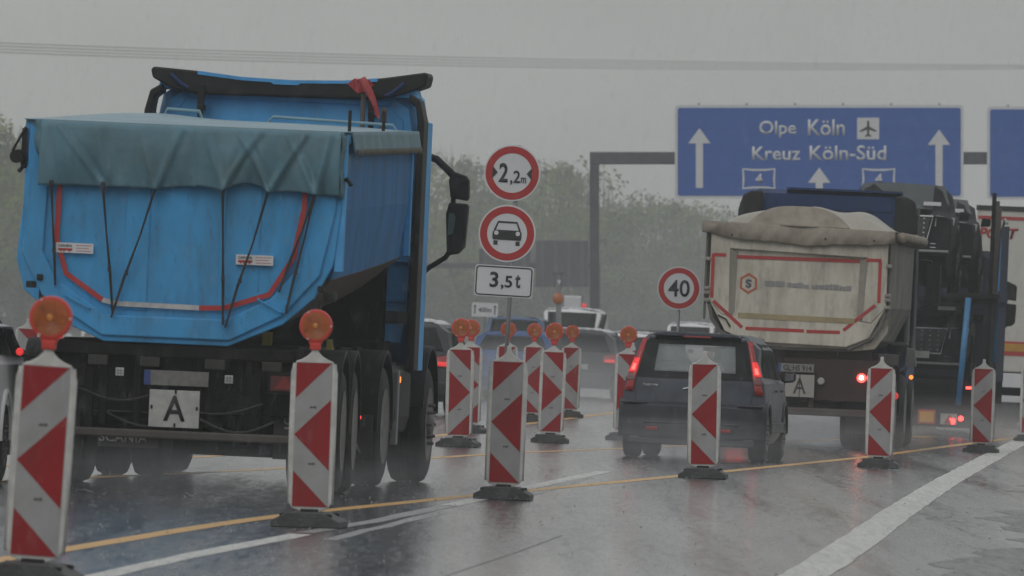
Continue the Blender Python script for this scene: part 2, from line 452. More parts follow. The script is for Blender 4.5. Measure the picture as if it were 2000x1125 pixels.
# grass land, one sheet to the horizon
b = MB(); vs = []; fs = []
ls = [-3500, -900, -300, -120, -60, -40, -26, 9, 14, 40, 120, 300, 900, 3500]
for Y in ys_far:
    e = 1.72 + 0.057 * (Y - 69)
    for l in ls: vs.append((e + l, Y, gz(e + l, Y) - (0.03 if -26 <= l <= 9 else 0.0) - 0.02))
k = len(ls)
for j in range(len(ys_far) - 1):
    for i in range(k - 1): fs.append((j * k + i, j * k + i + 1, (j + 1) * k + i + 1, (j + 1) * k + i))
b.add(vs, fs); tag(b.build('ground', grass), kind='structure')
sheet('motorway', -25, 8.6, ys_far[:-3], wetroad, 0.0)
b = MB(); vs = []; jr = random.Random(2); n = 0
for i in range(260):
    Y = 50 + i * .8; e = 1.72 + .057 * (Y - 69); w0 = .95 + .22 * math.sin(Y * .31) + .12 * math.sin(Y * 1.3) + jr.uniform(-.07, .07)
    vs += [(e + w0, Y, gz(e + w0, Y) + .0018), (e + 8.6, Y, gz(e + 8.6, Y) + .0018)]; n += 1
b.add(vs, [(2 * i, 2 * i + 1, 2 * i + 3, 2 * i + 2) for i in range(n - 1)])
tag(b.build('hard_shoulder', coarse), kind='structure')

def paint(name, pts, wd, m, off=0.002, dash=None, jit=0.0):
    b = MB(); P = [Vector(p) for p in pts]; q = []
    for a, c in zip(P[:-1], P[1:]):
        n = max(2, int((c - a).length / 1.5))
        q += [a + (c - a) * i / n for i in range(n)]
    q.append(P[-1])
    # smooth the polyline
    for _ in range(6): q = [q[0]] + [(q[i - 1] + q[i] * 2 + q[i + 1]) / 4 for i in range(1, len(q) - 1)] + [q[-1]]
    vs = []
    r_ = random.Random(3)
    for i, p in enumerate(q):
        d = (q[min(len(q) - 1, i + 1)] - q[max(0, i - 1)]).normalized(); n = Vector((d.y, -d.x))
        for s in (-1, 1):
            pp = p + n * s * (wd / 2 + r_.uniform(-jit, jit)); vs.append((pp.x, pp.y, gz(pp.x, pp.y) + off))
    b.add(vs, [(2 * i, 2 * i + 1, 2 * i + 3, 2 * i + 2) for i in range(len(q) - 1)])
    o = b.build(name, m); tag(o, kind='structure'); return o
paint('yellow_lane_line', [(-3.6, 55), (-2.73, 67.5), (-2.12, 77.5), (-1.61, 83.9), (-0.96, 89.4), (-0.34, 95.8), (0.46, 103.3), (1.98, 118.2), (4.48, 143.3), (6.18, 162.8), (7.72, 180.1), (10.2, 205), (14, 240)], 0.15, liney, jit=0.004)
paint('yellow_lane_line', [(-6.2, 70), (-4.13, 92.6), (-2.75, 102.8), (-2.21, 107.4), (-0.71, 122.9), (0.0, 130.2), (1.24, 139.2), (3.6, 158), (6.6, 180)], 0.15, liney, jit=0.004)
paint('yellow_lane_line', [(-5.6, 92), (-3.05, 113.9), (-0.86, 147.4), (-0.35, 158.8), (1.09, 187.7), (2.2, 210), (5, 250)], 0.15, liney, jit=0.004)
paint('edge_line', [(-2.0, 4), (1.72, 68.9), (2.68, 85.9), (3.55, 102.1), (4.58, 120.7), (6.86, 160.1), (9.2, 200), (15, 300)], 0.30, linew, off=0.0035, jit=0.010)
paint('lane_line', [(-2.95, 48), (-2.27, 61.3), (-1.82, 70.3), (-1.40, 76.5)], 0.15, linew, off=0.002, jit=0.012)
paint('lane_line', [(-1.40, 77.0), (-1.08, 80.8), (-0.5, 90)], 0.13, linefaint, off=0.002, jit=0.015)
paint('lane_line', [(-0.50, 90.2), (-0.2, 95.0), (0.09, 101.1), (0.93, 116.3)], 0.15, linew, off=0.002, jit=0.01)
paint('lane_line', [(-1.2, 75), (-0.9, 80.8), (-0.52, 87)], 0.10, linefaint, off=0.0012, jit=0.02)
paint('lane_line', [(0.12, 97.5), (0.42, 104.0), (0.72, 111)], 0.14, linefaint, off=0.0012, jit=0.02)
seam = mat('slab_joint', (0.06, 0.06, 0.06), 0.5)
paint('slab_joint', [(-0.65, 61), (-0.1, 71), (0.35, 80)], 0.014, seam, off=0.001, jit=0.003)
paint('slab_joint', [(0.35, 61), (4.3, 61.5)], 0.012, seam, off=0.001)
paint('slab_joint', [(-1.2, 82), (4.8, 82.4)], 0.012, seam, off=0.001)

# ------------------------------------------------------------------ guide beacons
def make_beacon(flip, lamp):
    root = thing('guide_beacon', 'x', 'road beacon')
    # rubber foot
    b = MB()
    b.prism([(-.235, 0), (.235, 0), (.235, .045), (.12, .105), (-.12, .105), (-.235, .045)], -.38, .38)
    o = b.build('base', basem, root, bevel=0.008)
    b = MB()
    for sx in (-1, 1):
        for sy in (-.3, .3): b.bx(sx * .15 - .03, sx * .15 + .03, sy - .05, sy + .05, .075, .098)
    b.bx(-.06, .06, -.09, .09, .10, .125)
    b.build('foot_socket', black, o, bevel=0.006)
    z0 = .137
    P = [(.022, -.05), (.045, -.045), (.075, -.025), (.125, -.008), (.150, .03), (.152, .3), (.150, .9), (.135, .985), (.128, 1.006), (.09, 1.02), (.055, 1.04), (.03, 1.065), (.020, 1.085), (.019, 1.13)]
    poly = [(x, z + z0) for x, z in P] + [(-x, z + z0) for x, z in reversed(P)]
    b = MB(); b.prism(poly, -.018, .018)
    body = b.build('panel', beaconw, root, bevel=0.007)
    b = MB()
    for s in (-1, 1): b.tube([(s * .149, 0, z0 + .02), (s * .151, 0, z0 + .5), (s * .149, 0, z0 + .93), (s * .137, 0, z0 + .99)], .013, 8)
    b.build('edge_rim', beaconw, root, smooth=True)
    W = .125; y = -.0215
    def q(poly, m, nm, yy=y):
        bb = MB()
        pp = [((-1 if flip else 1) * (2 * u - 1) * W, z0 + 1 - v) for u, v in poly]
        bb.prism(pp, yy, yy + .004); return bb.build(nm, m, root)
    q([(0, 0.0), (1, 0.0), (1, 1), (0, 1)], filmwhite, 'reflective_sheet')
    bb = MB()
    for poly in ([(0.01, .004), (.985, .004), (0.01, .248)], [(0.0, .5), (.99, .256), (.99, .744)], [(0.01, .752), (.985, .996), (0.01, .996)]):
        pp = [((-1 if flip else 1) * (2 * u - 1) * W, z0 + 1 - v) for u, v in poly]
        bb.prism(pp, y - .002, y + .002)
    bb.build('red_stripes', filmred, root)
    b = MB(); b.prism([(-W, z0), (W, z0), (W, z0 + 1), (-W, z0 + 1)], .0185, .0215); b.build('back_sheet', filmwhite, root)
    text_obj('maker_mark', 'AVS', 0.0, z0 + .69, .045, .016, y - .001, signblack, root, 0.02, .002)
    text_obj('maker_mark', 'AVS', 0.0, z0 + .30, .045, .016, y - .001, signblack, root, 0.02, .002)
    if lamp:
        lr = bpy.data.objects.new('warning_lamp', None); COL.objects.link(lr); lr.parent = root
        zc = z0 + 1.252
        b = MB(); b.lathe([(-.036, .100), (-.034, .110), (-.02, .114), (.02, .114), (.034, .110), (.036, .100)], (0, 0, zc), 'y', 40)
        b.build('lamp_ring', lampred, lr, auto=True)
        b = MB()
        pr_ = []
        for k_ in range(21):
            r_k = .002 + .098 * k_ / 20; pr_.append((-.032 - .020 * (1 - (r_k / .1) ** 2) - (.0028 if k_ % 2 else 0), r_k))
        b.lathe(pr_ + [(-q_, r_k) for q_, r_k in reversed(pr_)], (0, 0, zc), 'y', 40)
        b.build('lens', lensm, lr, auto=True)
        for sd in (-1, 1):
            b = MB(); b.lathe([(sd * .0555, .002), (sd * .0560, .015), (sd * .0535, .021)], (0, 0, zc), 'y', 20); b.build('lens_centre', lenscore, lr, smooth=True)
        b = MB()
        for k_ in range(3):
            a_ = R(90 + 120 * k_ + 30); b.lathe([(-.040, .006), (-.034, .007)], (math.cos(a_) * .106, 0, zc + math.sin(a_) * .106), 'y', 8)
        b.build('lens_screw', beaconw, lr)
        b = MB(); b.prism([(-.03, z0 + 1.09), (.03, z0 + 1.09), (.036, z0 + 1.115), (.056, z0 + 1.165), (.03, z0 + 1.16), (-.03, z0 + 1.16), (-.056, z0 + 1.165), (-.036, z0 + 1.115)], -.028, .028)
        b.bx(-.036, .036, -.034, .034, z0 + 1.085, z0 + 1.13)
        b.build('lamp_holder', lampred, lr, bevel=0.006)
    return root

BEACONS = [  # px of the foot, px scale, flip, lamp, lean, label
    (63, 373, 0, 1, 1.6, 'nearest red and white beacon at the left picture edge, amber lamp on top'),
    (604, 283, 0, 1, -.5, 'beacon with amber lamp in front of the blue tipper wheels, second nearest'),
    (983, 237, 0, 0, -.2, 'lampless red and white beacon in front of the sign post with width limit'),
    (1373, 196, 0, 0, -1.4, 'lampless red and white beacon right behind the dark slate hatchback'),
    (1715, 171, 0, 0, -.3, 'lampless beacon standing behind the right rear light of the cream tipper'),
    (1916, 144, 0, 0, -.4, 'lampless beacon behind the car transporter beside the white edge line'),
    (2010, 126, 0, 0, -.4, 'lampless beacon cut off by the right picture edge'),
    (895, 167, 1, 1, -1.0, 'beacon with amber lamp just right of the blue tractor front wheel'),
    (914, 147, 1, 1, -.5, 'beacon with amber lamp nearly hidden behind the one right of the blue tractor'),
    (1074, 156, 1, 1, 0, 'beacon with amber lamp and stripes pointing right, middle of the cluster of three'),
    (1037, 128, 0, 1, 0, 'beacon with amber lamp and stripes pointing left, left one of the cluster of three'),
    (1111, 120, 0, 1, 0, 'beacon with amber lamp, right and farthest of the cluster of three'),
    (985, 132, 0, 1, 0, 'beacon with amber lamp half hidden behind the sign post and the lampless beacon'),
    (1220, 148, 1, 1, -.3, 'beacon with amber lamp half hidden by the left tail light of the slate hatchback'),
    (1230, 122, 1, 0, 0, 'lampless beacon mostly hidden behind the lamp beacon left of the slate hatchback'),
    (47, 152, 1, 0, 0, 'distant lampless beacon between the silver car and the nearest beacon'),
]
protos = {}
for px, s, fl, la, lean, lab in BEACONS:
    key = (fl, la)
    if key not in protos: o = protos[key] = make_beacon(fl, la)
    else: o = copy_tree(protos[key])
    Y = FOC / s; X = (px - 1000) / s
    o.matrix_world = frame(X, Y, 0.05 + (0.05 * math.sin(px * 1.7)), lean)
    tag(o, lab, 'road beacon', 'red and white guide beacons along the road works')

# ------------------------------------------------------------------ wheels
def wheel(parent, x, y, r, wd, side=1, name='wheel', rim=rimm, deep=.06, n=36):
    """side = +1: face to +x"""
    e = bpy.data.objects.new(name, None); COL.objects.link(e); e.parent = parent
    h = wd / 2; p = r * .62
    prof = [(-h, p), (-h, r * .86), (-h * .86, r * .96), (-h * .6, r), (-h * .22, r), (-h * .2, r * .975), (-h * .14, r * .975), (-h * .12, r), (h * .12, r), (h * .14, r * .975), (h * .2, r * .975), (h * .22, r), (h * .6, r), (h * .86, r * .96), (h, r * .86), (h, p)]
    b = MB(); b.lathe(prof, (x, y, r), 'x', n); b.build('tyre', rubber, e, auto=True)
    s = side
    prof = [(x_ * s, rr) for x_, rr in [(h + .004, p * .98), (h + .006, p * 1.02), (h - .01, p * .9), (h - deep, p * .82), (h - deep - .01, p * .45), (h - deep + .03, p * .38), (h - deep + .05, p * .12), (h - deep + .05, .002)]]
    b = MB(); b.lathe(prof, (x, y, r), 'x', n)
    for k in range(10):
        a = 2 * math.pi * k / 10
        b.lathe([(s * (h - deep), .018), (s * (h - deep + .05), .016)], (x, y + math.cos(a) * p * .55, r + math.sin(a) * p * .55), 'x', 6)
    b.build('rim', rim, e, auto=True)
    return e
def fender(parent, x0, x1, y, r, a0=-10, a1=190, th=.025, m=None, name='mudguard', zc=None):
    b = MB(); n = 18; vs = []
    zc = r if zc is None else zc
    R0, R1 = r * 1.13, r * 1.13 + th
    for i in range(n + 1):
        a = R(a0 + (a1 - a0) * i / n)
        for x in (x0, x1):
            for rr in (R0, R1): vs.append((x, y - math.cos(a) * rr, zc + math.sin(a) * rr))
    fs = []
    for i in range(n):
        p = 4 * i; q = p + 4
        fs += [(p, p + 2, q + 2, q), (p + 1, q + 1, q + 3, p + 3), (p, q, q + 1, p + 1), (p + 2, p + 3, q + 3, q + 2)]
    fs += [(0, 1, 3, 2), (4 * n, 4 * n + 2, 4 * n + 3, 4 * n + 1)]
    b.add(vs, fs); return b.build(name, m or black, parent, auto=True)

# ------------------------------------------------------------------ blue tipping semi-trailer
def lamp_obj(parent, name, x, z, y, r, m, axis='y', th=.03):
    b = MB(); b.lathe([(-th, r * .7), (-th * .6, r * .97), (0, r)], (x, y, z), axis, 16); return b.build(name, m, parent, auto=True)

TR = thing('tipper_trailer', 'bright blue tipping semi-trailer with teal tarpaulin hanging over its tailgate', 'truck trailer', frame(-2.73, 92, 0.055))
SL = 0.02
tub_half = [(0.0, 1.20), (.46, 1.22), (.86, 1.40), (1.19, 1.74), (1.245, 2.3), (1.245, 2.86)]
def ring_tub(y, shr=0.0, up=0.0, zs=1.0):
    L = []
    for x, z in tub_half:
        zz = z + SL * y
        if z < 2.2: zz += up * (2.2 - z)
        L.append((x - shr, y, zz) if x else (0, y, zz))
    return [(-a, b_, c) for a, b_, c in reversed(L[1:])] + L
b = MB(); rings = [ring_tub(.10), ring_tub(3, 0, .05), ring_tub(6, .0, .12), ring_tub(8.55, .0, .2)]
vs = [p for r_ in rings for p in r_]; k = len(rings[0]); fs = []
for j in range(len(rings) - 1):
    for i in range(k - 1): fs.append((j * k + i, j * k + i + 1, (j + 1) * k + i + 1, (j + 1) * k + i))
fs.append(tuple(range(3 * k, 4 * k)))
b.add(vs, [f for f in fs if len(f) > 4 or max(i % k for i in f) <= 2 or min(i % k for i in f) >= k - 3])
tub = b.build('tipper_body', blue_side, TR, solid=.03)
# grimy gusset band and underside on the right wall
brownm = mat('dirt_caked_lower_wall', (0.085, 0.062, 0.05), 0.7, dirt=(0.04, 0.032, 0.028), damt=0.9, dscale=3)
bb = MB(); bb.add(vs, [f for f in fs if len(f) == 4 and max(i % k for i in f) > 2 and min(i % k for i in f) < k - 3])
bb.build('tub_belly', brownm, tub, solid=.03)
b = MB()
for s in (1, -1):
    b.bx(s * 1.26 - .035, s * 1.26 + .035, .02, .16, 1.80, 2.9)
    for y in (8.4,): b.bx(s * 1.255 - .03, s * 1.255 + .03, y, y + .1, 2.0, 2.9 + SL * y)
b.build('corner_post', cabblue, tub, bevel=.01)
b = MB()
for s in (1, -1):
    b.add([(s * 1.22, 0.12, 2.84), (s * 1.31, 0.12, 2.84), (s * 1.31, .12, 2.92), (s * 1.22, .12, 2.92), (s * 1.22, 8.6, 3.01), (s * 1.31, 8.6, 3.01), (s * 1.31, 8.6, 3.09), (s * 1.22, 8.6, 3.09)],
          [(0, 1, 2, 3), (4, 7, 6, 5), (0, 4, 5, 1), (1, 5, 6, 2), (2, 6, 7, 3), (3, 7, 4, 0)])
b.build('top_rail', blue, tub)
# tailgate
gate = [(-.60, 1.17), (.40, 1.17), (.83, 1.36), (1.08, 1.58), (1.22, 1.85), (1.27, 2.3), (1.25, 2.87), (-1.25, 2.87), (-1.29, 2.3), (-1.33, 1.80), (-1.26, 1.56), (-1.0, 1.34)]
b = MB(); b.prism(gate, 0.0, .09)
tg = b.build('tailgate', blue, TR, bevel=.012)
b = MB()
fr = [(-1.02, 2.87), (-1.05, 1.95), (-.93, 1.62), (-.52, 1.42), (.36, 1.42), (.72, 1.60), (.95, 1.92), (1.02, 2.87)]
b.band([(-1.17, 2.85), (-1.20, 1.86), (-1.05, 1.58), (-.60, 1.30), (.40, 1.30), (.78, 1.50), (1.04, 1.80), (1.14, 2.3), (1.14, 2.85)], .17, -.035, .036)
b.build('tailgate_frame', blue, tg, bevel=.012)
b = MB()
for x, z0_, z1_ in ((-.46, 1.42, 2.86), (-.27, 1.42, 2.86), (.62, 1.62, 2.86)): b.bx(x - .007, x + .007, -.008, .001, z0_, z1_)
b.bx(-.46, -.27, -.014, .001, 1.43, 2.86)
b.bx(.30, .34, -.012, .001, 1.43, 2.86)
b.build('pressed_rib', blue, tg, bevel=.006)
b = MB(); b.band([(-1.00, 2.52), (-1.01, 1.98), (-.92, 1.70), (-.62, 1.50)], .042, -.042, .004)
b.band([(.36, 1.475), (.72, 1.60), (.90, 1.90), (.97, 2.30), (.975, 2.6)], .042, -.042, .004); b.band([(.34, 1.475), (.16, 1.468)], .040, -.042, .004)
b.build('red_tape', redtape, tg)
b = MB(); b.band([(-.62, 1.50), (-.50, 1.475), (.16, 1.468)], .040, -.042, .004); b.build('white_tape', whitetape, tg)
for x, z in ((-.86, 1.905), (.59, 1.87)):
    b = MB(); b.bx(x - .15, x + .15, -.046, -.038 if x < 0 else -.003, z - .04, z + .04); st = b.build('sticker', signwhite, tg)
    text_obj('sticker_lettering', 'CARNEHL', x - .075, z + .017, .115, .022, -.048, signblack, st, .01, .001)
    b = MB(); b.bx(x - .132, x - .018, -.0485, -.045, z - .022, z - .004)
    for q_ in (-.11, -.085, -.04): b.lathe([(-.0485, .008), (-.045, .008)], (x + q_, 0, z - .024), 'y', 10)
    for j in range(3): b.bx(x + .01, x + .135 - .02 * (j == 1), -.048, -.045, z + .02 - j * .022, z + .024 - j * .022)
    b.build('sticker_truck_mark', redtape, st)
# handles, hooks, latches
b = MB()
for x, z in ((-.80, 1.47), (.75, 1.5)):
    b.tube([(x - .12, -.04, z + .06), (x - .11, -.07, z + .05), (x + .07, -.07, z - .04), (x + .09, -.04, z - .05)], .009, 6)
for x, z in ((-1.0, 1.60), (-.52, 1.42), (.38, 1.36), (.86, 1.50)): b.tube([(x, -.03, z + .05), (x, -.08, z + .02), (x, -.075, z - .03)], .010, 6)
b.build('rope_hook', blue, tg)
b = MB()
for s in (1, -1):
    b.box((s * 1.20, .06, 1.60), (.10, .12, .07)); b.box((s * 1.10, .02, 1.50), (.07, .09, .14)); b.box((s * 1.13, -.02, 1.66), (.05, .08, .05))
    b.tube([(s * 1.24, .1, 2.5), (s * 1.30, .02, 2.55), (s * 1.34, -.02, 2.5)], .02, 6)
b.build('gate_latch', black, tg, bevel=.008)
# red cover roll tube at the left top corner
b = MB(); b.tube([(-1.36, .22, 2.63), (-1.36, 8.4, 2.80)], .045, 12); b.tube([(-1.36, -.06, 2.62), (-1.36, .22, 2.63)], .055, 12)
b.bx(-1.33, -1.27, .02, .12, 2.55, 2.85); b.tube([(-1.40, .0, 2.66), (-1.30, .02, 2.86)], .012, 6)
b.build('cover_roller', black, TR, auto=True)
# tarpaulin
eyes = [(-1.06, 2.42), (-.645, 2.425), (-.22, 2.425), (.32, 2.425), (.685, 2.43), (1.06, 2.43)]
def hem(x):
    base = 2.40 if x < .1 else 2.41
    for (a, za), (c, zc) in zip(eyes[:-1], eyes[1:]):
        if a <= x <= c:
            t = (x - a) / (c - a); amp = .01 if a < -.3 else .035 if a < .2 else .07
            if a > .6: amp = .02
            return base + math.sin(math.pi * t) ** .8 * amp
    return base
FOLDS = [(-1.0, -1.12, .02), (-.645, -1.05, .03), (-.645, -.70, .02), (-.22, -.02, .03), (-.22, -.38, .015), (.32, .14, .02), (.32, .62, .035), (.685, .40, .035), (.685, .98, .05), (1.06, .80, .03), (1.06, 1.16, .04), (.5, .50, .015)]
def drape(u, v):
    x = -1.17 + 2.42 * u
    ztop = 2.925; zb = hem(x)
    z = ztop + (zb - ztop) * v
    fold = .022 * math.sin(x * 9 + v * 2.2) * v + .014 * math.sin(x * 21 - v * 3) * v
    for ex, ez in eyes: fold -= .03 * math.exp(-((x - ex - (1 - v) * .12 * math.sin(ex * 7)) / .05) ** 2) * (v ** .8) * (1 if ex > -.3 else .45)
    for ex, tx, dp_ in FOLDS:
        xx = tx + (ex - tx) * v
        fold -= dp_ * math.exp(-((x - xx) / .028) ** 2) * (.35 + .65 * v)
        fold += dp_ * .6 * math.exp(-((x - xx - .05) / .035) ** 2) * (.3 + .7 * v)
    y = -.10 + fold - .03 * math.sin(math.pi * min(1, v)) 
    if v < .06: y = -.03 + (y + .03) * v / .06
    return (x, y, z)
b = MB(); b.grid(drape, 150, 26)
tp = b.build('tarpaulin_rear_flap', tarp, TR, smooth=True, solid=.006)
b = MB()
def side_l(u, v):
    return (-1.17 - .14 * u, -.10 + .22 * u + .02 * math.sin(v * 7), 2.925 - (.30 - .22 * u) * v + .0 * u)
b.grid(side_l, 6, 6)
def side_r(u, v):
    return (1.25 + .05 * u + .01 * math.sin(v * 9), -.10 + .25 * u, 2.925 - (.50 + .18 * math.sin(u * 3)) * v * (1 - .5 * u))
b.grid(side_r, 6, 10)
b.build('tarpaulin_corner', tarp, tp, smooth=True, solid=.006)
def top(u, v):
    x = -1.31 + 2.62 * u; y = -.03 + 8.6 * v
    dome = (.00 + .03 * abs(math.sin(v * math.pi * 4)) ** .5 * min(1, v * 5)) * (1 - (abs(x) / 1.31) ** 2.4) * min(1, v * 6)
    left = .05 * math.exp(-((x + .95) / .4) ** 2) * min(1, v * 2)
    return (x, y, 2.925 + SL * y + dome + left)
b = MB(); b.grid(top, 40, 60); b.build('tarpaulin_top', tarp_top, TR, smooth=True, solid=.006)
def side_hem(u, v):
    y = .15 + 8.4 * u
    return (1.315 + .012 * math.sin(u * 60) + .03 * v, y, 2.93 + SL * y - .17 * v)
b = MB(); b.grid(side_hem, 90, 5); b.build('tarpaulin_side_hem', tarp, TR, smooth=True, solid=.006)
b = MB(); n = 34
pts = []
for i in range(n):
    y = .2 + 8.3 * i / n; pts += [(1.365, y, 2.79 + SL * y), (1.365, y + .12, 2.74 + SL * y)]
b.tube(pts, .005, 5)
b.build('lacing_rope', mat('grimy_rope', (.16, .15, .11), .8), TR)
b = MB()
for x, y in ((1.24, .9), (1.24, 5.0)): b.tube([(x, y, 2.9 + SL * y), (x, y, 3.10 + SL * y)], .014, 6)
b.build('marker_rod', black, TR)
b = MB(); b.tube([(-.02, 8.3, 3.08), (.05, 8.3, 3.17), (1.1, 8.3, 3.14), (1.16, 8.3, 3.05)], .014, 8)
b.tube([(-.92, 8.3, 3.10), (-.88, 8.3, 3.20), (-.60, 8.3, 3.19), (-.55, 8.3, 3.08)], .016, 8)
b.build('front_handrail', tarp_top, TR, smooth=True)
# straps
for (ex, ez), ends in zip(eyes, ([(-1.0, 1.60)], [(-.53, 1.40)], [(-.54, 1.36)], [(.36, 1.34)], [(.38, 1.32)], [(.86, 1.45), (.80, 1.62)])):
    b = MB()
    for tx, tz in ends:
        for o_ in (-.006, .006):
            b.tube([(ex + o_, -.155, ez), (ex + (tx - ex) * .35 + o_ * .2, -.11, ez + (tz - ez) * .37), (ex + (tx - ex) * .72 + o_, -.085, ez + (tz - ez) * .7), (tx + o_ * .5, -.085, tz)], .0065, 5)
    b.lathe([(-.165, .018), (-.150, .022), (-.14, .02)], (ex, 0, ez), 'y', 10)
    kx, kz = ex + (ends[0][0] - ex) * .66, ez + (ends[0][1] - ez) * .66
    b.bx(kx - .014, kx + .014, -.10, -.075, kz - .02, kz + .02)
    b.build('rubber_strap', signblack, TR)
# chassis
b = MB()
b.bx(-1.0, .95, .10, .20, .62, 1.17); b.bx(-1.02, .93, .02, .12, 1.06, 1.16)
for s in (1, -1): b.bx(s * .42 - .07, s * .42 + .07, .1, 9.5, .82, 1.12)
b.bx(-.75, .75, .2, 3.6, .75, 1.18)
for y in (4.5, 6.5): b.bx(-1.0, 1.0, y, y + .1, .85, 1.2)
b.bx(-.95, .95, .3, 8.0, 1.05, 1.19)
for x in (-.62, -.35, .15, .55): b.bx(x, x + .06, .05, .12, .5, 1.1)
b.build('chassis', under, TR, bevel=.01)
hose = mat('grimy_hose', (.02, .019, .018), .7)
for k_, (xa, xb, zz) in enumerate(((-.8, -.1, .80), (-.1, .7, .72), (-.55, .1, .60), (.2, .8, .58))):
    b = MB(); b.tube([(xa + (xb - xa) * t / 8, .0, zz - .10 * math.sin(math.pi * t / 8)) for t in range(9)], .012, 6); b.build('air_hose', hose, TR, smooth=True)
for x in (-.72, -.30, .22, .68):
    b = MB(); b.bx(x, x + .16, .01, .04, .98, 1.06); b.build('bracket', mat('dark_bracket', (.03, .027, .025), .7), TR, bevel=.006)
b = MB(); b.bx(-.93, 1.02, -.02, .10, .405, .475)
b.build('underride_bar', beam_m, TR, bevel=.015)
b = MB()
for x in (-.75, .60): b.bx(x, x + .08, .0, .07, .47, .95)
b.build('bar_bracket', under, TR)
b = MB(); b.lathe([(-.4, .02), (-.38, .16), (-.34, .2), (.34, .2), (.38, .16), (.4, .02)], (.66, 2.0, .48), 'x', 24)
b.build('air_tank', under, TR, auto=True)
b = MB(); b.lathe([(-.5, .02), (-.48, .27), (-.44, .3), (.44, .3), (.48, .27), (.5, .02)], (.50, 1.0, .58), 'x', 28)
b.build('axle_hub', under, TR, auto=True)
b = MB(); b.prism([(-.13, .74), (.29, .74), (.29, .765), (.29, .86), (-.13, .86), (-.23, .86), (-.23, .75), (-.13, .75)], .0, .02)
pl = MB(); pl.bx(-.26, .26, -.012, .0, .835, .955); pl = pl.build('number_plate', platedark, TR, bevel=.004)
b = MB(); b.bx(-.26, -.21, -.016, -.011, .837, .953); b.build('country_band', mat('eu_band', (.02, .05, .2), .5), pl)
b = MB(); b.bx(-.21, .195, -.012, .0, .50, .80); ap = b.build('waste_sign', plate, TR, bevel=.004)
text_obj('sign_letter', 'A', -.005, .655, .175, .205, -.016, signblack, ap, .012, .003)
b = MB()
for x, z in ((-.19, .66), (.175, .66), (0, .785), (0, .52)): b.bx(x - .008, x + .008, -.018, -.012, z - .015, z + .015)
b.build('sign_clip', black, ap)
for x, z in ((-.46, .93), (.42, .905)):
    b = MB(); b.bx(x - .033, x + .033, .0, .03, z - .033, z + .033); f_ = b.build('work_lamp', mat('clear_lamp_lens', (.5, .52, .52), .3), TR, bevel=.006)
    b = MB()
    for q_ in (-.011, .011): b.bx(x + q_ - .0015, x + q_ + .0015, -.004, 0, z - .03, z + .03); b.bx(x - .03, x + .03, -.004, 0, z + q_ - .0015, z + q_ + .0015)
    b.build('lamp_grille', black, f_)
for s in (1, -1):
    x = s * .93 - .04 + (0 if s > 0 else .02)
    b = MB(); b.bx(x - .16, x + .22, -.02, .04, .80, .98); lb = b.build('lamp_panel', under, TR, bevel=.006)
    b = MB(); b.bx(x - .13, x + .06, -.032, -.018, .83, .95); b.build('rear_lamp', mat('dim_red_lens', (.09, .01, .01), .4), lb)
    b = MB(); b.prism([(x - .10, .845), (x + .06, .845), (x - .02, .955)], -.04, -.03); b.build('reflector_triangle', mat('red_triangle', (.22, .015, .015), .4), lb)
    lamp_obj(lb, 'tail_lamp', x + .12, .885, -.02, .022, redbright, th=.012)
b = MB(); b.tube([(-1.05, .1, .98), (-1.20, .0, 1.02), (-1.255, -.03, 1.05)], .03, 8); mk = b.build('marker_arm', rubber, TR, smooth=True)
lamp_obj(mk, 'marker_lamp', -1.265, 1.055, -.05, .032, redlit, th=.03)
lamp_obj(TR, 'marker_lamp', -.955, 1.20, -.02, .03, redlit, th=.03)
# mud flaps
mfl = mat('rubber_mudflap', (0.02, 0.02, 0.022), 0.6, dirt=(0.06, 0.055, 0.05), damt=.7, dscale=6)
for s in (1, -1):
    b = MB(); b.bx(s * 1.02 - .24, s * 1.02 + .24, .22, .235, .28, .75); mf = b.build('mudflap', mfl, TR)
    text_obj('flap_lettering', 'CARNEHL', s * 1.02 + .02, .60, .36, .08, .215, grimelet, mf, .02, .002)
    b = MB(); b.bx(s * 1.02 - .15, s * 1.02 + .18, .213, .22, .525, .54); b.build('flap_mark', grimelet, mf)
wl = []
for y in (1.0, 2.35):
    for s in (1, -1):
        wheel(TR, s * 1.07, y, .52, .42, s); fender(TR, s * 1.09 - .2, s * 1.09 + .2, y, .54, -2, 182)
b = MB()
for y in (1.0, 2.35): b.tube([(-.95, y, .52), (.95, y, .52)], .07, 10)
b.build('axle', under, TR)
b = MB(); b.bx(.62, .70, .7, .73, 1.18, 1.30); b.prism([(1.10, 1.05), (1.19, 1.05), (1.15, 1.26), (1.11, 1.26)], 1.2, 1.23)
b.build('yellow_wheel_chock', mat('dull_yellow', (.35, .3, .05), .5), TR)
b = MB(); b.bx(1.14, 1.2, 3.25, 3.35, .55, .95); b.build('side_reflector_plate', plate, TR)
lamp_obj(TR, 'side_marker_lamp', 1.25, .62, 3.3, .05, redlit, 'x')
lamp_obj(TR, 'side_marker_lamp', 1.24, .62, 3.26, .035, redbright, 'y')

# ------------------------------------------------------------------ tractor unit
TU = thing('tractor_unit', 'blue high roof tractor unit with black roof spoiler pulling the blue tipper', 'truck', frame(-2.12, 101.5, 0.097))
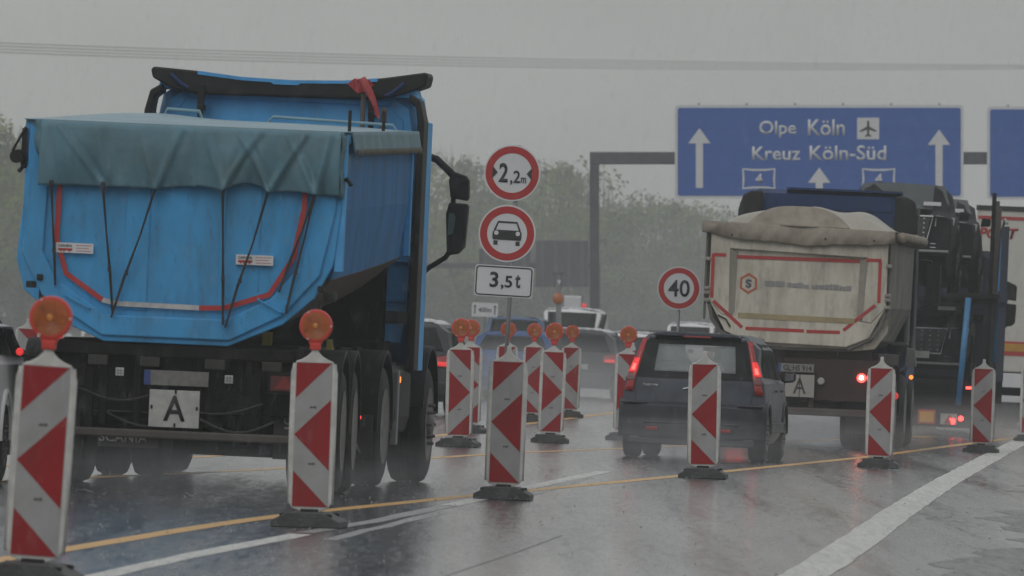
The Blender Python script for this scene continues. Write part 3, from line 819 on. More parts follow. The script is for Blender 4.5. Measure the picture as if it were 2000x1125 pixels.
# cab shell
def cab_ring(y, hw, zt, zb, r=.18):
    L = [(hw * .96, zb), (hw, zb + .3), (hw, 2.4), (hw * .99, zt - .35), (hw * .95, zt - .1), (hw * .82, zt)]
    return [(-a, y, c) for a, c in reversed(L)] + [(a, y, c) for a, c in L]
b = MB(); rings = [cab_ring(0, 1.13, 3.40, 1.24), cab_ring(.12, 1.19, 3.46, 1.2), cab_ring(1.0, 1.16, 3.52, .9), cab_ring(1.6, 1.11, 3.2, .7), cab_ring(2.05, 1.04, 2.8, .5), cab_ring(2.25, .95, 2.3, .45)]
vs = [p for r_ in rings for p in r_]; k = len(rings[0]); fs = []
for j in range(len(rings) - 1):
    for i in range(k): fs.append((j * k + i, j * k + (i + 1) % k, (j + 1) * k + (i + 1) % k, (j + 1) * k + i))
fs += [tuple(range(k)), tuple(range(5 * k, 6 * k))]
b.add(vs, fs); cab = b.build('cab', cabblue, TU, bevel=.02)
b = MB(); b.band([(-1.02, 2.0), (-1.02, 3.2), (-.9, 3.34), (.9, 3.34), (1.02, 3.2), (1.02, 2.0)], .02, -.012, .014)
b.bx(-.9, .9, -.03, -.0, 3.33, 3.37); b.bx(.40, 1.12, -.03, .0, 1.95, 1.97); b.bx(.36, 1.12, -.03, 0, 1.60, 1.64)
b.prism([(-.55, 2.6), (.7, 2.6), (.7, 3.1), (-.55, 3.1)], -.010, .0)
b.build('rear_wall_pressing', cabblue, cab, bevel=.006)
b = MB(); b.bx(.86, 1.16, -.02, .0, 1.41, 1.52); b.build('rear_vent', signblack, cab, bevel=.02)
b = MB()
for s in (1, -1):
    b.prism([(s * 1.17, 1.0), (s * 1.245, 1.0), (s * 1.245, 3.2), (s * 1.20, 3.38), (s * 1.10, 3.44), (s * 1.10, 3.37), (s * 1.165, 3.32), (s * 1.185, 3.18)], -.30, .06)
b.build('side_deflector_edge', black, TU, bevel=.015)
b = MB()
for s in (1, -1): b.bx(s * 1.235 - .012, s * 1.235 + .012, .06, .42, 1.0, 3.2)
b.build('side_deflector', cabblue, TU, bevel=.01)
decalm = mat('white_side_decal', (.45, .48, .52), .4, dirt=(.3, .33, .38), damt=.5, dscale=12)
def cab_hw(y):
    T = ((0, 1.13), (.12, 1.19), (1.0, 1.16), (1.6, 1.11), (2.05, 1.04), (2.25, .95))
    for (a, va), (c_, vc) in zip(T[:-1], T[1:]):
        if y <= c_: return va + (vc - va) * (y - a) / (c_ - a)
    return .95
def cab_panel(name, y0, y1, zl, zh, m):
    """panel lying on both cab sides; zl, zh = heights at the two ends"""
    for sd in (1, -1):
        g = MB(); g.grid(lambda u, v: (sd * (cab_hw(y0 + (y1 - y0) * u) + .008), y0 + (y1 - y0) * u, (zl[0] + (zl[1] - zl[0]) * u) * (1 - v) + (zh[0] + (zh[1] - zh[0]) * u) * v), 10, 3)
        g.build(name, m, cab, solid=.006)
cab_panel('side_decal', .45, 2.05, (2.0, .95), (2.42, 1.15), decalm)
cab_panel('side_window', 1.2, 1.8, (1.95, 1.95), (2.75, 2.65), glassm)
# roof spoiler
wing = [(-1.20, 3.59), (-.85, 3.57), (-.4, 3.525), (.05, 3.515), (.5, 3.53), (.85, 3.57), (1.23, 3.635), (1.25, 3.60), (1.23, 3.51), (1.02, 3.43), (.80, 3.38), (-.80, 3.36), (-1.02, 3.40), (-1.20, 3.49), (-1.22, 3.56)]
b = MB(); b.prism(wing, -.16, .30); sp_ = b.build('roof_spoiler', black, TU, bevel=.02)
b = MB(); b.prism([(-.80, 3.567), (-.4, 3.528), (.05, 3.518), (.5, 3.533), (.80, 3.565), (.80, 3.535), (.5, 3.505), (.12, 3.492), (.09, 3.475), (-.12, 3.475), (-.15, 3.492), (-.4, 3.498), (-.80, 3.535)], -.172, -.158)
b.build('spoiler_blue_edge', cabblue, sp_)
b = MB()
for s in (1, -1): b.prism([(s * .95, 3.40), (s * 1.16, 3.40), (s * 1.12, 3.52), (s * 1.0, 3.50)], -.10, .3)
b.build('roof_side_fairing', cabblue, TU, bevel=.01)
b = MB()
for s in (1, -1): b.prism([(s * .76 - .035, 3.45), (s * .76 - .028, 3.25), (s * .76 - .02, 3.08), (s * .76 + .02, 3.08), (s * .76 + .028, 3.25), (s * .76 + .035, 3.45)], -.20, -.16); b.bx(s * .76 - .03, s * .76 + .03, -.21, -.02, 3.22, 3.27)
b.build('spoiler_strut', black, sp_, bevel=.008)
b = MB()
for s in (1, -1):
    b.tube([(s * 1.04, -.165, 3.53), (s * .95, -.17, 3.45), (s * .88, -.165, 3.41)], .02, 6)
b.build('spoiler_rib', navy, sp_)
# stacks between cab and body
b = MB(); b.tube([(.71, -.42, 2.0), (.71, -.42, 3.42)], .022, 8); b.tube([(.86, -.42, 2.0), (.90, -.42, 3.30)], .028, 8)
b.build('air_line_pole', beam_m, TU, smooth=True)
# mirror
for s in (1, -1):
    e = bpy.data.objects.new('mirror', None); COL.objects.link(e); e.parent = TU
    b = MB(); b.tube([(s * 1.08, 1.75, 2.92), (s * 1.16, 1.7, 2.90), (s * 1.28, 1.65, 2.80), (s * 1.33, 1.65, 2.75)], .035, 8)
    b.tube([(s * 1.08, 1.75, 1.88), (s * 1.14, 1.72, 1.93), (s * 1.28, 1.67, 2.02), (s * 1.33, 1.67, 2.10)], .024, 8)
    b.tube([(s * 1.33, 1.66, 2.1), (s * 1.33, 1.66, 2.6)], .022, 8)
    b.build('mirror_arm', black, e, smooth=True)
    b = MB(); b.prism([(s * 1.31, 2.555), (s * 1.46, 2.535), (s * 1.475, 2.57), (s * 1.47, 2.72), (s * 1.44, 2.76), (s * 1.31, 2.80), (s * 1.29, 2.71)], 1.58, 1.72); b.build('wide_angle_housing', black, e, bevel=.015)
    b = MB(); b.prism([(s * 1.30, 2.04), (s * 1.40, 2.06), (s * 1.455, 2.12), (s * 1.475, 2.49), (s * 1.46, 2.51), (s * 1.30, 2.515), (s * 1.275, 2.41)], 1.58, 1.72); b.build('mirror_housing', black, e, bevel=.015)
    b = MB(); b.prism([(s * 1.30, 2.22), (s * 1.35, 2.24), (s * 1.365, 2.38), (s * 1.35, 2.42), (s * 1.305, 2.42)], 1.574, 1.582); b.build('mirror_glass', mat('mirror_glass', (.12, .17, .15), .3, .5), e)
# chassis of the tractor
b = MB()
for s in (1, -1): b.bx(s * .42 - .05, s * .42 + .05, -3.3, 1.8, .75, 1.0)
b.bx(-1.0, 1.0, -.5, .2, .55, 1.25); b.bx(-1.1, 1.1, .1, 2.1, .55, 1.05)
b.bx(-.6, .6, -3.0, -1.9, .95, 1.15); b.bx(-.95, .95, -.35, -.05, 1.2, 2.0)
b.build('chassis_frame', under, TU, bevel=.01)
for s in (1, -1):
    b = MB(); b.prism([(s * .62, .45), (s * 1.16, .45), (s * 1.20, .6), (s * 1.20, .98), (s * 1.12, 1.05), (s * .62, 1.05)], -1.7, -.05); b.build('fuel_tank', mat('grimy_tank', (.022, .022, .024), .6, .0, spec=.15, dirt=(.012, .012, .012), damt=.8, dscale=5), TU, bevel=.03)
    b = MB(); b.tube([(s * 1.0, -1.75, 1.02), (s * 1.05, -1.3, 1.05), (s * 1.1, -.6, 1.05)], .022, 8); b.build('steel_pipe', chrome, TU, smooth=True)
    b = MB(); b.bx(s * 1.19 - .03, s * 1.19 + .03, -1.25, -1.15, .35, 1.0); b.build('tank_strap', steel, TU, bevel=.01)
    lamp_obj(TU, 'side_marker_lamp', s * 1.22, .92, -1.1, .028, amberlit, 'x', .02 * s)
    wheel(TU, s * 1.10, -2.5, .52, .28, s, deep=.14); wheel(TU, s * .77, -2.5, .52, .28, s, deep=.02)
    fender(TU, s * .92 - .33, s * .92 + .33, -2.5, .54, -5, 185)
    wheel(TU, s * 1.07, 1.25, .52, .33, s, deep=.0)
    fender(TU, s * 1.09 - .16, s * 1.09 + .16, 1.25, .56, 10, 175, .03, name='wheel_arch')
    b = MB(); b.bx(s * .92 - .3, s * .92 + .3, -3.22, -3.2, .25, .62); mf = b.build('mudflap', mfl, TU)
    text_obj('flap_lettering', 'SCANIA', s * .92, .335, .42, .09, -3.24, grimelet, mf, .02, .002)
b = MB(); b.bx(-.75, .55, -3.3, -3.28, .35, .6); mf = b.build('spray_flap', mfl, TU)
text_obj('flap_lettering', 'SCANIA', -.68, .40, .36, .07, -3.31, grimelet, mf, .02, .002)
b = MB(); b.bx(-1.1, 1.1, 2.2, 2.3, .35, .9); b.build('front_bumper', cabblue, TU, bevel=.03)
# red rag tied to the pole
rag = MB()
rag.add([(.56, -.40, 3.50), (.63, -.47, 3.55), (.76, -.49, 3.545), (.80, -.42, 3.50), (.74, -.5, 3.44), (.66, -.47, 3.42), (.71, -.53, 3.50)],
        [(0, 1, 6), (1, 2, 6), (2, 3, 6), (3, 4, 6), (4, 5, 6), (5, 0, 6)])
def tail(u, v):
    t = u
    x = .69 + .13 * t + .04 * math.sin(t * 2.5); z = 3.55 - .33 * t
    wv = .036 * (1 - .35 * t)
    a = v * 2 * math.pi
    return (x + wv * math.cos(a + t * 3), -.50 + .035 * math.sin(a + t * 3) + .05 * t, z + .02 * math.cos(a))
rag.grid(tail, 12, 10)
o = rag.build('warning_rag', mat('wet_red_cloth', (.38, .04, .045), .45, dirt=(.7, .2, .2), damt=.8, dscale=16, stretch=(1, 1, .3)), None, auto=True)
o.matrix_world = TU.matrix_world.copy()
tag(o, 'red cloth knotted on a pole behind the blue cab roof', 'rag')

# ------------------------------------------------------------------ cream tipper truck
WT = thing('tipper_truck', 'cream white dirty tipper truck under a domed tan canvas cover', 'truck', frame(3.72, 153, 0.09))
def ring_w(y, k=1.0):
    L = [(0, 1.30), (.72, 1.31), (1.0, 1.46), (1.21, 1.90), (1.22, 2.86)]
    return [(-a, y, c) for a, c in reversed(L[1:])] + [(a, y, c) for a, c in L]
b = MB(); rings = [ring_w(.1), ring_w(5.4)]; k = 9
b.add([p for r_ in rings for p in r_], [(i, i + 1, k + i + 1, k + i) for i in range(k - 1)] + [tuple(range(k, 2 * k))])
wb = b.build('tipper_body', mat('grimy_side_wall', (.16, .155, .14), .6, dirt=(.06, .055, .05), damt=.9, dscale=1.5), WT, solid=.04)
b = MB()
# tailgate made of frame plates round a recessed centre
b.prism([(-1.18, 1.92), (-.95, 1.5), (-.66, 1.37), (.68, 1.35), (.98, 1.48), (1.19, 1.90), (1.19, 2.82), (-1.18, 2.84)], .03, .09)
b.prism([(-1.18, 1.92), (-1.0, 1.72), (-.90, 1.70), (-.92, 2.60), (.92, 2.55), (.88, 1.70), (1.0, 1.68), (1.19, 1.90), (1.19, 2.82), (-1.18, 2.84)], -.05, .028)
b.prism([(-1.18, 1.915), (-.95, 1.5), (-.66, 1.37), (.68, 1.35), (.98, 1.48), (1.19, 1.895), (1.0, 1.675), (.88, 1.695), (-.90, 1.695), (-1.0, 1.715)], -.052, .03)
gate2 = b.build('tailgate', whitep, WT, bevel=.012)
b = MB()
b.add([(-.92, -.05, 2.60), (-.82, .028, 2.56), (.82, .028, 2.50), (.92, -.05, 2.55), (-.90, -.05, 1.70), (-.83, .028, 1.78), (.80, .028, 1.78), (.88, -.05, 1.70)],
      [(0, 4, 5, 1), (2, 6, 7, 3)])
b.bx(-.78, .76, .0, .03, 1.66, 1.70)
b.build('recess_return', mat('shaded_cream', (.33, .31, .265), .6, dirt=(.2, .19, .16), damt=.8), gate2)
rust = mat('ochre_dust', (.36, .29, .16), .7, dirt=(.25, .2, .12), damt=.9, dscale=4)
b = MB(); b.band([(-.78, 1.715), (.78, 1.70)], .07, -.060, .006); b.build('dust_ledge', rust, gate2)
def wz(px, py): 
    z = (872 - py) / 146.; 
    for _ in range(3):
        x = (px - 1000) / 146. - 3.74 - .043 * z; z = (872.5 - py) / 146. + .043 * x
    return (x, z)
b = MB()
def pb(pts, y=-.056, wd=.045): b.band([wz(*p) for p in pts], wd, y, .004)
pb([(1420, 500), (1397, 499)]); pb([(1395, 497), (1392, 583)]); pb([(1395, 589), (1451, 641)]); pb([(1458, 643), (1572, 648)]); pb([(1577, 649), (1642, 651)])
pb([(1649, 647), (1711, 598)]); pb([(1718, 594), (1721, 512)]); pb([(1723, 511), (1694, 510)])
b.band([wz(1438, 503), wz(1680, 512)], .045, .018, .006)
b.build('red_tape', redtape, gate2)
b = MB(); c0 = wz(1463, 555)
hexp = [(c0[0] + .115 * math.cos(R(60 * i + 30)), c0[1] + .125 * math.sin(R(60 * i + 30))) for i in range(6)]
b.band(hexp, .03, .022, .004, closed=True); b.build('hexagon_logo', mat('orange_logo', (.5, .1, .04), .5), gate2)
text_obj('logo_letter', 'S', c0[0], c0[1], .08, .11, .022, mat('grey_letter', (.12, .13, .17), .5), gate2, .03, .003)
b = MB(); q0 = wz(1492, 553)
rr_ = random.Random(5); x = q0[0] + .02
while x < q0[0] + 1.12:
    wd = rr_.uniform(.035, .075); h = rr_.uniform(.045, .075)
    b.bx(x, x + wd, .022, .027, q0[1] - .045 - (x - q0[0]) * .02, q0[1] - .045 + h - (x - q0[0]) * .02); x += wd + rr_.choice((.008, .008, .008, .04))
b.build('blurred_company_lettering', mat('faded_blue_lettering', (.27, .265, .27), .6), gate2)
b = MB()
for s in (1, -1):
    for z in (2.06, 2.0, 1.9, 2.45): b.box((s * 1.21, -.02, z), (.08, .10, .05)); b.lathe([(-.09, .022), (-.06, .025)], (s * 1.2, 0, z), 'y', 8)
b.build('gate_hinge', mat('worn_cream_steel', (.3, .28, .24), .6, dirt=(.12, .1, .08), damt=.8, dscale=20), gate2, bevel=.006)
b = MB()
for s in (1, -1): b.band([(s * 1.17, 1.85), (s * 1.13, 1.66), (s * 1.02, 1.50), (s * .86, 1.40), (s * .7, 1.33)], .05, -.03, .08); b.bx(s * 1.235 - .015, s * 1.235 + .015, -.02, .06, 1.65, 2.85)
b.build('gate_seal', mat('grey_seal', (.12, .11, .10), .6, dirt=(.06, .05, .045)), gate2, bevel=.004)
b = MB(); b.tube([wz(1404, 617) + (), ] and [(wz(1404, 617)[0], -.07, wz(1404, 617)[1]), (wz(1420, 625)[0], -.09, wz(1420, 625)[1]), (wz(1428, 640)[0], -.07, wz(1428, 640)[1])], .012, 6); b.build('grab_handle', black, gate2)
b = MB(); b.prism([(-.95, 1.30), (.75, 1.30), (1.05, 1.34), (1.2, 1.55), (1.23, 1.75), (1.19, 1.75), (1.0, 1.42), (.7, 1.36), (-.95, 1.36)], .10, .35); b.build('lower_lip', whitep, wb)
# tan canvas cover, domed over the load, with a rear flap
def can(u, v):
    x = -1.28 + 2.56 * u; y = -.08 + 5.5 * v
    c = max(0, 1 - (x / 1.05) ** 2)
    e = min(1, max(0, (v - .0) / .10)); e = e * e * (3 - 2 * e)
    t = math.sin(math.pi * min(1, v * .9 + .1)) ** .4
    c2 = max(0, 1 - (abs(x - .05) / 1.12) ** 3.2) ** .9
    z = 2.90 + .30 * c2 * e * t + .02 * math.sin(x * 7 + v * 5) * e
    return (x, y, z + .012 * math.sin(x * 11))
b = MB(); b.grid(can, 60, 60); cv = b.build('canvas_cover', mat('wet_canvas_top', (.36, .335, .285), .45, dirt=(.27, .24, .2), damt=.8, dscale=1.5, bump=.3, bscale=6), WT, smooth=True, solid=.01)
def canr(u, v):
    x = -1.30 + 2.58 * u; w_ = .16 + .04 * math.sin(math.pi * u)
    sag = .05 * math.sin(math.pi * u) + .012 * math.sin(x * 7 + .8) + .004 * math.sin(x * 23) 
    z = 2.935 + .055 * (1 - 2 * u) * .4 - w_ * v - sag * (v)
    y = -.10 - .035 * math.sin(v * math.pi * .9) + .012 * math.sin(x * 13 + v * 3) * v + .008 * math.sin(x * 31 + 6 * v) * v + .010 * math.sin(x * 5.3 + 1) * v
    return (x, y, z)
b = MB(); b.grid(canr, 90, 10)
def canf(u, v):
    x = -.72 + 1.38 * u
    z = 2.93 + (.27 * (1 - abs(2 * u - 1) ** 3.0)) * v; y = -.11 + .22 * v + .03 * math.sin(u * 9 + v * 4) * (1 - v)
    return (x, y, z)
b.grid(canf, 40, 10)
b.build('canvas_rear_flap', tancan, cv, smooth=True, solid=.01)
b = MB()
for i in range(7): b.tube([(1.25 + .0 * i, .3 + .75 * i, 2.86), (1.40, .3 + .75 * i, 2.87), (1.42, .35 + .75 * i, 2.80), (1.30, .4 + .75 * i, 2.76)], .03, 6)
b.tube([(1.36, .05, 2.84), (1.36, 5.3, 2.84)], .07, 12)
b.build('cover_roll', tancan, cv, smooth=True)
b = MB()
for x in (-.9, -.3, .35, 1.0): b.lathe([(-.14, .014), (-.10, .016)], (x, 0, 2.78), 'y', 8)
b.build('cover_eyelet', black, cv)
# chassis, bumper, lights
b = MB(); b.bx(-1.0, 1.0, .25, .4, .75, 1.30); b.bx(-.55, .55, .3, 6.4, .7, 1.2); b.bx(-1.1, 1.1, .4, 5.2, 1.05, 1.28); b.bx(-.15, 1.15, .12, .24, .62, 1.18); b.bx(-1.1, -.15, .16, .24, .62, 1.1)
b.bx(.2, .27, .08, .2, .5, 1.0)
for y in (1.2, 2.55): b.tube([(-.95, y, .5), (.95, y, .5)], .09, 8)
redund = mat('dark_red_brown_chassis', (.035, .018, .016), .7, dirt=(.02, .014, .013), damt=.8)
b.build('chassis', redund, WT, bevel=.01)
b = MB(); b.bx(-1.15, 1.15, .02, .13, .42, .52); b.build('underride_bar', mat('brown_grime_bar', (.07, .055, .05), .6, dirt=(.035, .03, .028), damt=.8), WT, bevel=.015)
c = wz(1556, 720)
b = MB(); b.bx(c[0] - .24, c[0] + .24, .0, .02, c[1] - .055, c[1] + .055); npl = b.build('number_plate', mat('dirty_plate', (.22, .215, .2), .5, dirt=(.12, .11, .1), damt=.7, dscale=10), WT, bevel=.004)
text_obj('plate_lettering', 'GL:HS 914', c[0] + .02, c[1], .38, .075, -.003, signblack, npl, .01, .002)
b = MB(); b.bx(c[0] - .24, c[0] - .20, -.004, .0, c[1] - .053, c[1] + .053); b.build('country_band', mat('eu_band', (.02, .05, .2), .5), npl)
c = wz(1563, 755)
b = MB(); b.bx(c[0] - .195, c[0] + .195, .0, .02, c[1] - .15, c[1] + .15); ap = b.build('waste_sign', mat('dusty_sign', (.36, .34, .32), .5, dirt=(.25, .23, .22), damt=.6), WT, bevel=.004)
text_obj('sign_letter', 'A', c[0], c[1], .17, .21, -.004, signblack, ap, .0, .003)
b = MB(); b.bx(c[0] - .004, c[0] + .004, -.006, 0, c[1] - .15, c[1] + .15); b.build('hinge_bar', black, ap)
c = wz(1604, 746); lamp_obj(WT, 'round_reflector', c[0], c[1], .08, .05, plate)
for px in (1683, 1702):
    c = wz(px, 740); l_ = lamp_obj(WT, 'tail_lamp', c[0], c[1], .10, .062, redbright, th=.03); lamp_obj(l_, 'lamp_bulb', c[0], c[1] + .005, .075, .03, hotcore, th=.012)
for px in (1432, 1450):
    c = wz(px, 736); l_ = lamp_obj(WT, 'tail_lamp', c[0], c[1], .10, .062, redbright, th=.03)
for s in (1, -1):
    for y in (1.2, 2.55): wheel(WT, s * 1.07, y, .5, .30, s, deep=.12); wheel(WT, s * .74, y, .5, .30, s, deep=.02)
    fender(WT, s * .93 - .32, s * .93 + .32, 1.2, .52, -8, 100); fender(WT, s * .93 - .32, s * .93 + .32, 2.55, .52, 80, 190)
    wheel(WT, s * 1.05, 5.2, .5, .32, s); wheel(WT, s * 1.05, 7.0, .5, .32, s)
    b = MB(); b.bx(s * .95 - .27, s * .95 + .27, .55, .57, .2, .8); b.build('mudflap', mfl, WT)
    b = MB(); b.bx(s * 1.0 - .2, s * 1.0 + .2, 3.4, 4.5, .45, .95); b.build('tool_box', under, WT, bevel=.02)
lamp_obj(WT, 'side_marker_lamp', 1.25, .72, 1.9, .05, redlit, 'y'); lamp_obj(WT, 'side_marker_lamp', 1.24, .97, 5.9, .03, amberlit, 'y')
b = MB(); b.tube([(1.2, 3.5, 1.05), (1.36, 3.5, 1.2)], .02, 6); b.prism([(1.28, 1.12), (1.44, 1.12), (1.42, 1.36), (1.30, 1.38)], 3.4, 3.5); b.build('work_lamp', steel, WT, bevel=.01)
# cab
b = MB(); rings = [cab_ring(5.95, 1.12, 3.44, 1.1), cab_ring(6.1, 1.2, 3.50, 1.0), cab_ring(7.3, 1.2, 3.45, .7), cab_ring(8.0, 1.1, 2.7, .5), cab_ring(8.2, 1.0, 2.2, .45)]
vs = [p for r_ in rings for p in r_]; k = 12; fs = []
for j in range(4):
    for i in range(k): fs.append((j * k + i, j * k + (i + 1) % k, (j + 1) * k + (i + 1) % k, (j + 1) * k + i))
fs += [tuple(range(k)), tuple(range(4 * k, 5 * k))]
b.add(vs, fs); cab2 = b.build('cab', navy, WT, bevel=.03)
b = MB(); b.bx(-.75, .85, 5.93, 5.96, 3.24, 3.26); b.bx(-.6, 1.0, 5.9, 6.3, 3.50, 3.53); b.build('roof_strip', navy, cab2)
b = MB()
for s in (1, -1):
    b.prism([(s * .90, 1.3), (s * 1.22, 1.3), (s * 1.25, 1.6), (s * 1.25, 3.2), (s * 1.19, 3.40), (s * 1.08, 3.46), (s * .92, 3.46)], 5.80, 5.97)
    b.bx(s * 1.22 - .02, s * 1.22 + .02, 5.9, 6.4, 1.2, 3.3)
b.build('side_deflector', black, cab2, bevel=.04)
b = MB(); b.tube([(1.2, 7.6, 2.6), (1.36, 7.55, 2.6), (1.38, 7.55, 2.0), (1.2, 7.6, 1.9)], .025, 8); b.bx(1.30, 1.50, 7.5, 7.6, 2.0, 2.55); b.build('mirror', black, WT, bevel=.01)
b = MB(); b.bx(1.14, 1.20, 5.5, 5.75, 1.45, 2.2); b.bx(.95, 1.2, 5.5, 5.75, 1.4, 1.45); b.build('air_filter_housing', mat('grey_housing', (.13, .13, .14), .5), WT, bevel=.02)
#@@CARS
# ------------------------------------------------------------------ cars
def lerp_tab(tab, t):
    if t <= tab[0][0]: return tab[0][1]
    for (a, va), (b_, vb) in zip(tab[:-1], tab[1:]):
        if t <= b_:
            k = (t - a) / (b_ - a); return va + (vb - va) * k
    return tab[-1][1]

class Car:
    """body lofted along y behind a domed rear; all dimensions in metres"""
    def __init__(s, root, paint, hw=.86, H=1.45, L=4.1, belt=.93, roofw=.62, sill=.22, tail=None, hood=.92, cab0=.25, cab1=3.0, ws=2.5, hoodz=None, glass=glassm, hole=False, wheels=(.75, 3.3), wr=.31, clad=None):
        s.p = dict(hw=hw, H=H, L=L, belt=belt)
        s.root = root; s.hw = hw; s.H = H; s.L = L; s.belt = belt; s.roofw = roofw; s.sill = sill; s.hood = hood
        s.tail = tail or [(sill, .10), (.45, .0), (.75, .02), (belt, .06), (H - .06, .42), (H, .60)]
        s.out = [(hw * .90, sill), (hw * .985, sill + .10), (hw, .52), (hw * .995, .70), (hw * .965, belt - .03), (hw * .93, belt), (hw * .87, belt + (H - belt) * .35), (hw * .48 + roofw * .52, belt + (H - belt) * .68), (roofw * 1.05, H - .10), (roofw * .95, H - .042), (roofw * .74, H - .012), (0, H)]
        ws0 = ws; 
        roof = [(0, 1), (ws0, 1), (ws0 + .15, .94), (cab1 + .3, .08), (cab1 + .45, .0), (L, 0)]
        s.roof = roof
        ys = sorted(set([.0, .06, .15, .3, .5, .8, 1.2, 1.7, 2.1, ws0, ws0 + .15, ws0 + .35, ws0 + .55, cab1 + .3, cab1 + .45, L - .5, L - .2, L - .06, L] + [w_ + d for w_ in wheels for d in (-.36, -.25, -.1, .1, .25, .36)]))
        s.rear_glass = None
        out = s.out; m = len(out)
        s.wheels = wheels; s.wr = wr
        v = []; f = []
        def ring(y):
            k = lerp_tab(roof, y)
            wx = 1 - .10 * max(0, (y - (L - .9)) / .9) ** 2 - .05 * max(0, (.5 - y) / .5) ** 2
            P = []
            for x, z in out:
                if z > belt: 
                    hz = s.hood + (belt - s.hood) + (x / hw) * 0
                    zz = belt + (z - belt) * k + (1 - k) * (.05 * (1 - (x / hw) ** 2)) - .16 * max(0, (y - cab1 - .4) / (L - cab1 - .4)) * (1 if y > cab1 + .4 else 0)
                else:
                    zz = z - (.16 * max(0, (y - cab1 - .4) / (L - cab1 - .4)) if (z > .75 and y > cab1 + .4) else 0)
                    if z < .6:
                        for w_ in wheels:
                            d = abs(y - w_)
                            if d < wr * 1.15: zz = max(zz, min(.62, wr + math.sqrt(max(0, (wr * 1.15) ** 2 - d * d)) * .98))
                P.append((x * wx, max(zz, sill)))
            return P
        s.ringf = ring
        tmax = lerp_tab(s.tail, H)
        rows = []
        # silhouettes rows: start with the rear outline where y = tail(z), then constant y
        first = [(x, lerp_tab(s.tail, z) + .10 * (x / hw) ** 4 * (1 if z < belt + .2 else .6), z) for x, z in out]
        rows.append([(-a, b_, c) for a, b_, c in reversed(first[:-1])] + first)
        for y in ys:
            if y <= .12: continue
            R_ = ring(y); row = []
            for (x, z), (a, b_, c) in zip(R_, first):
                row.append((x, max(y, b_ + .02 + y * .02), z))
            rows.append([(-a, b_, c) for a, b_, c in reversed(row[:-1])] + row)
        k = len(rows[0])
        for r_ in rows: v += r_
        for j in range(len(rows) - 1):
            for i in range(k - 1): f.append((j * k + i, j * k + i + 1, (j + 1) * k + i + 1, (j + 1) * k + i))
        b = MB(); 
        # rear face
        nz_, nx = 14, 16
        def face(u, w_):
            z = sill + (H - sill - .002) * w_; hwz = s.xo(z)
            x = (2 * u - 1) * hwz
            return (x, s.yf(x, z), z)
        if hole:
            fk = [tuple(q) for q in f]
            keep = []
            for q in fk:
                c = [sum(v[i][t] for i in q) / len(q) for t in range(3)]
                if ws0 + .1 < c[1] < cab1 + .3 and abs(c[0]) < roofw * .95 and c[2] > belt + .06: continue
                keep.append(q)
            f = keep
        b.add(v, f)
        g = MB(); g.grid(face, nx, nz_ * 2)
        if hole:
            x0, x1, z0, z1 = hole
            g.f = [q for q in g.f if not (x0 < sum(g.v[i][0] for i in q) / 4 < x1 and z0 < sum(g.v[i][2] for i in q) / 4 < z1)]
        b.add(g.v, g.f)
        # nose
        last = rows[-1]; b.add(last, [tuple(range(len(last)))])
        # floor
        b.bx(-hw * .8, hw * .8, .3, L - .3, sill - .02, sill + .06)
        s.body = b.build('body', paint, root, auto=True)
        for y in wheels:
            for sd in (1, -1): wheel(root, sd * (hw - .10), y, wr, .20, sd, rim=rimm, deep=.03, n=28)
        b = MB()
        for y in wheels:
            for sd in (1, -1):
                pts = [(sd * (hw + .0), y - math.cos(R(a)) * wr * 1.16, wr + math.sin(R(a)) * wr * 1.16) for a in range(0, 181, 15)]
                b.tube(pts, .022, 6)
        b.build('wheel_arch_trim', clad or paint, s.body, auto=True)
        b = MB(); 
        for y in wheels: b.bx(-hw * .75, hw * .75, y - .25, y + .25, wr, wr + .3)
        b.build('underbody', under, s.body)
    def xo(s, z):
        o = s.out
        for (xa, za), (xb, zb) in zip(o[:-1], o[1:]):
            if za <= z <= zb: return xa + (xb - xa) * (z - za) / max(1e-6, zb - za)
        return o[-1][0] if z > o[-1][1] else o[0][0]
    def yf(s, x, z):
        return lerp_tab(s.tail, z) + .10 * (x / s.hw) ** 4 * (1 if z < s.belt + .2 else .6)
    def patch(s, name, corners, m, off=.006, parent=None, n=8, th=.006, bulge=0.0):
        """corners: 4 x-z points BL, BR, TR, TL on the rear face"""
        a, b_, c, d = [Vector(p) for p in corners]
        def fn(u, v):
            p = (a * (1 - u) + b_ * u) * (1 - v) + (d * (1 - u) + c * u) * v
            k = math.sin(math.pi * u) * math.sin(math.pi * v)
            return (p[0], s.yf(p[0], p[1]) - off - bulge * k, p[1])
        g = MB(); g.grid(fn, n, n); return g.build(name, m, parent or s.body, smooth=True, solid=th)
    def side(s, name, pts, m, off=.008, sd=1, n=5):
        """4 y-z points on the side wall"""
        a, b_, c, d = [Vector(p) for p in pts]
        def fn(u, v):
            p = (a * (1 - u) + b_ * u) * (1 - v) + (d * (1 - u) + c * u) * v
            wx = 1 - .05 * max(0, (.5 - p[0]) / .5) ** 2
            return (sd * (s.xo(p[1]) * wx + off), p[0], p[1])
        if m is glassm: m = mat('tinted_side_glass', (.011, .012, .013), .6, spec=.04)
        g = MB(); g.grid(fn, n, n); return g.build(name, m, s.body, smooth=True)
    def windshield(s, m=glassm):
        g = MB(); y0, y1 = lerp_inv(s.roof, .93), lerp_inv(s.roof, .14)
        def fn(u, v):
            y = y0 + (y1 - y0) * v; k = lerp_tab(s.roof, y); x = (2 * u - 1) * (s.roofw + (s.hw * .85 - s.roofw) * v)
            return (x, y + .01 - .12 * (x / s.hw) ** 2, s.belt + (s.H - s.belt) * k + .015 - .03 * (x / s.hw) ** 2)
        g.grid(fn, 8, 8); return g.build('windscreen', m, s.body, smooth=True)
def lerp_inv(tab, val):
    for (a, va), (b_, vb) in zip(tab[:-1], tab[1:]):
        if va >= val >= vb and va != vb: return a + (b_ - a) * (va - val) / (va - vb)
    return tab[-1][0]

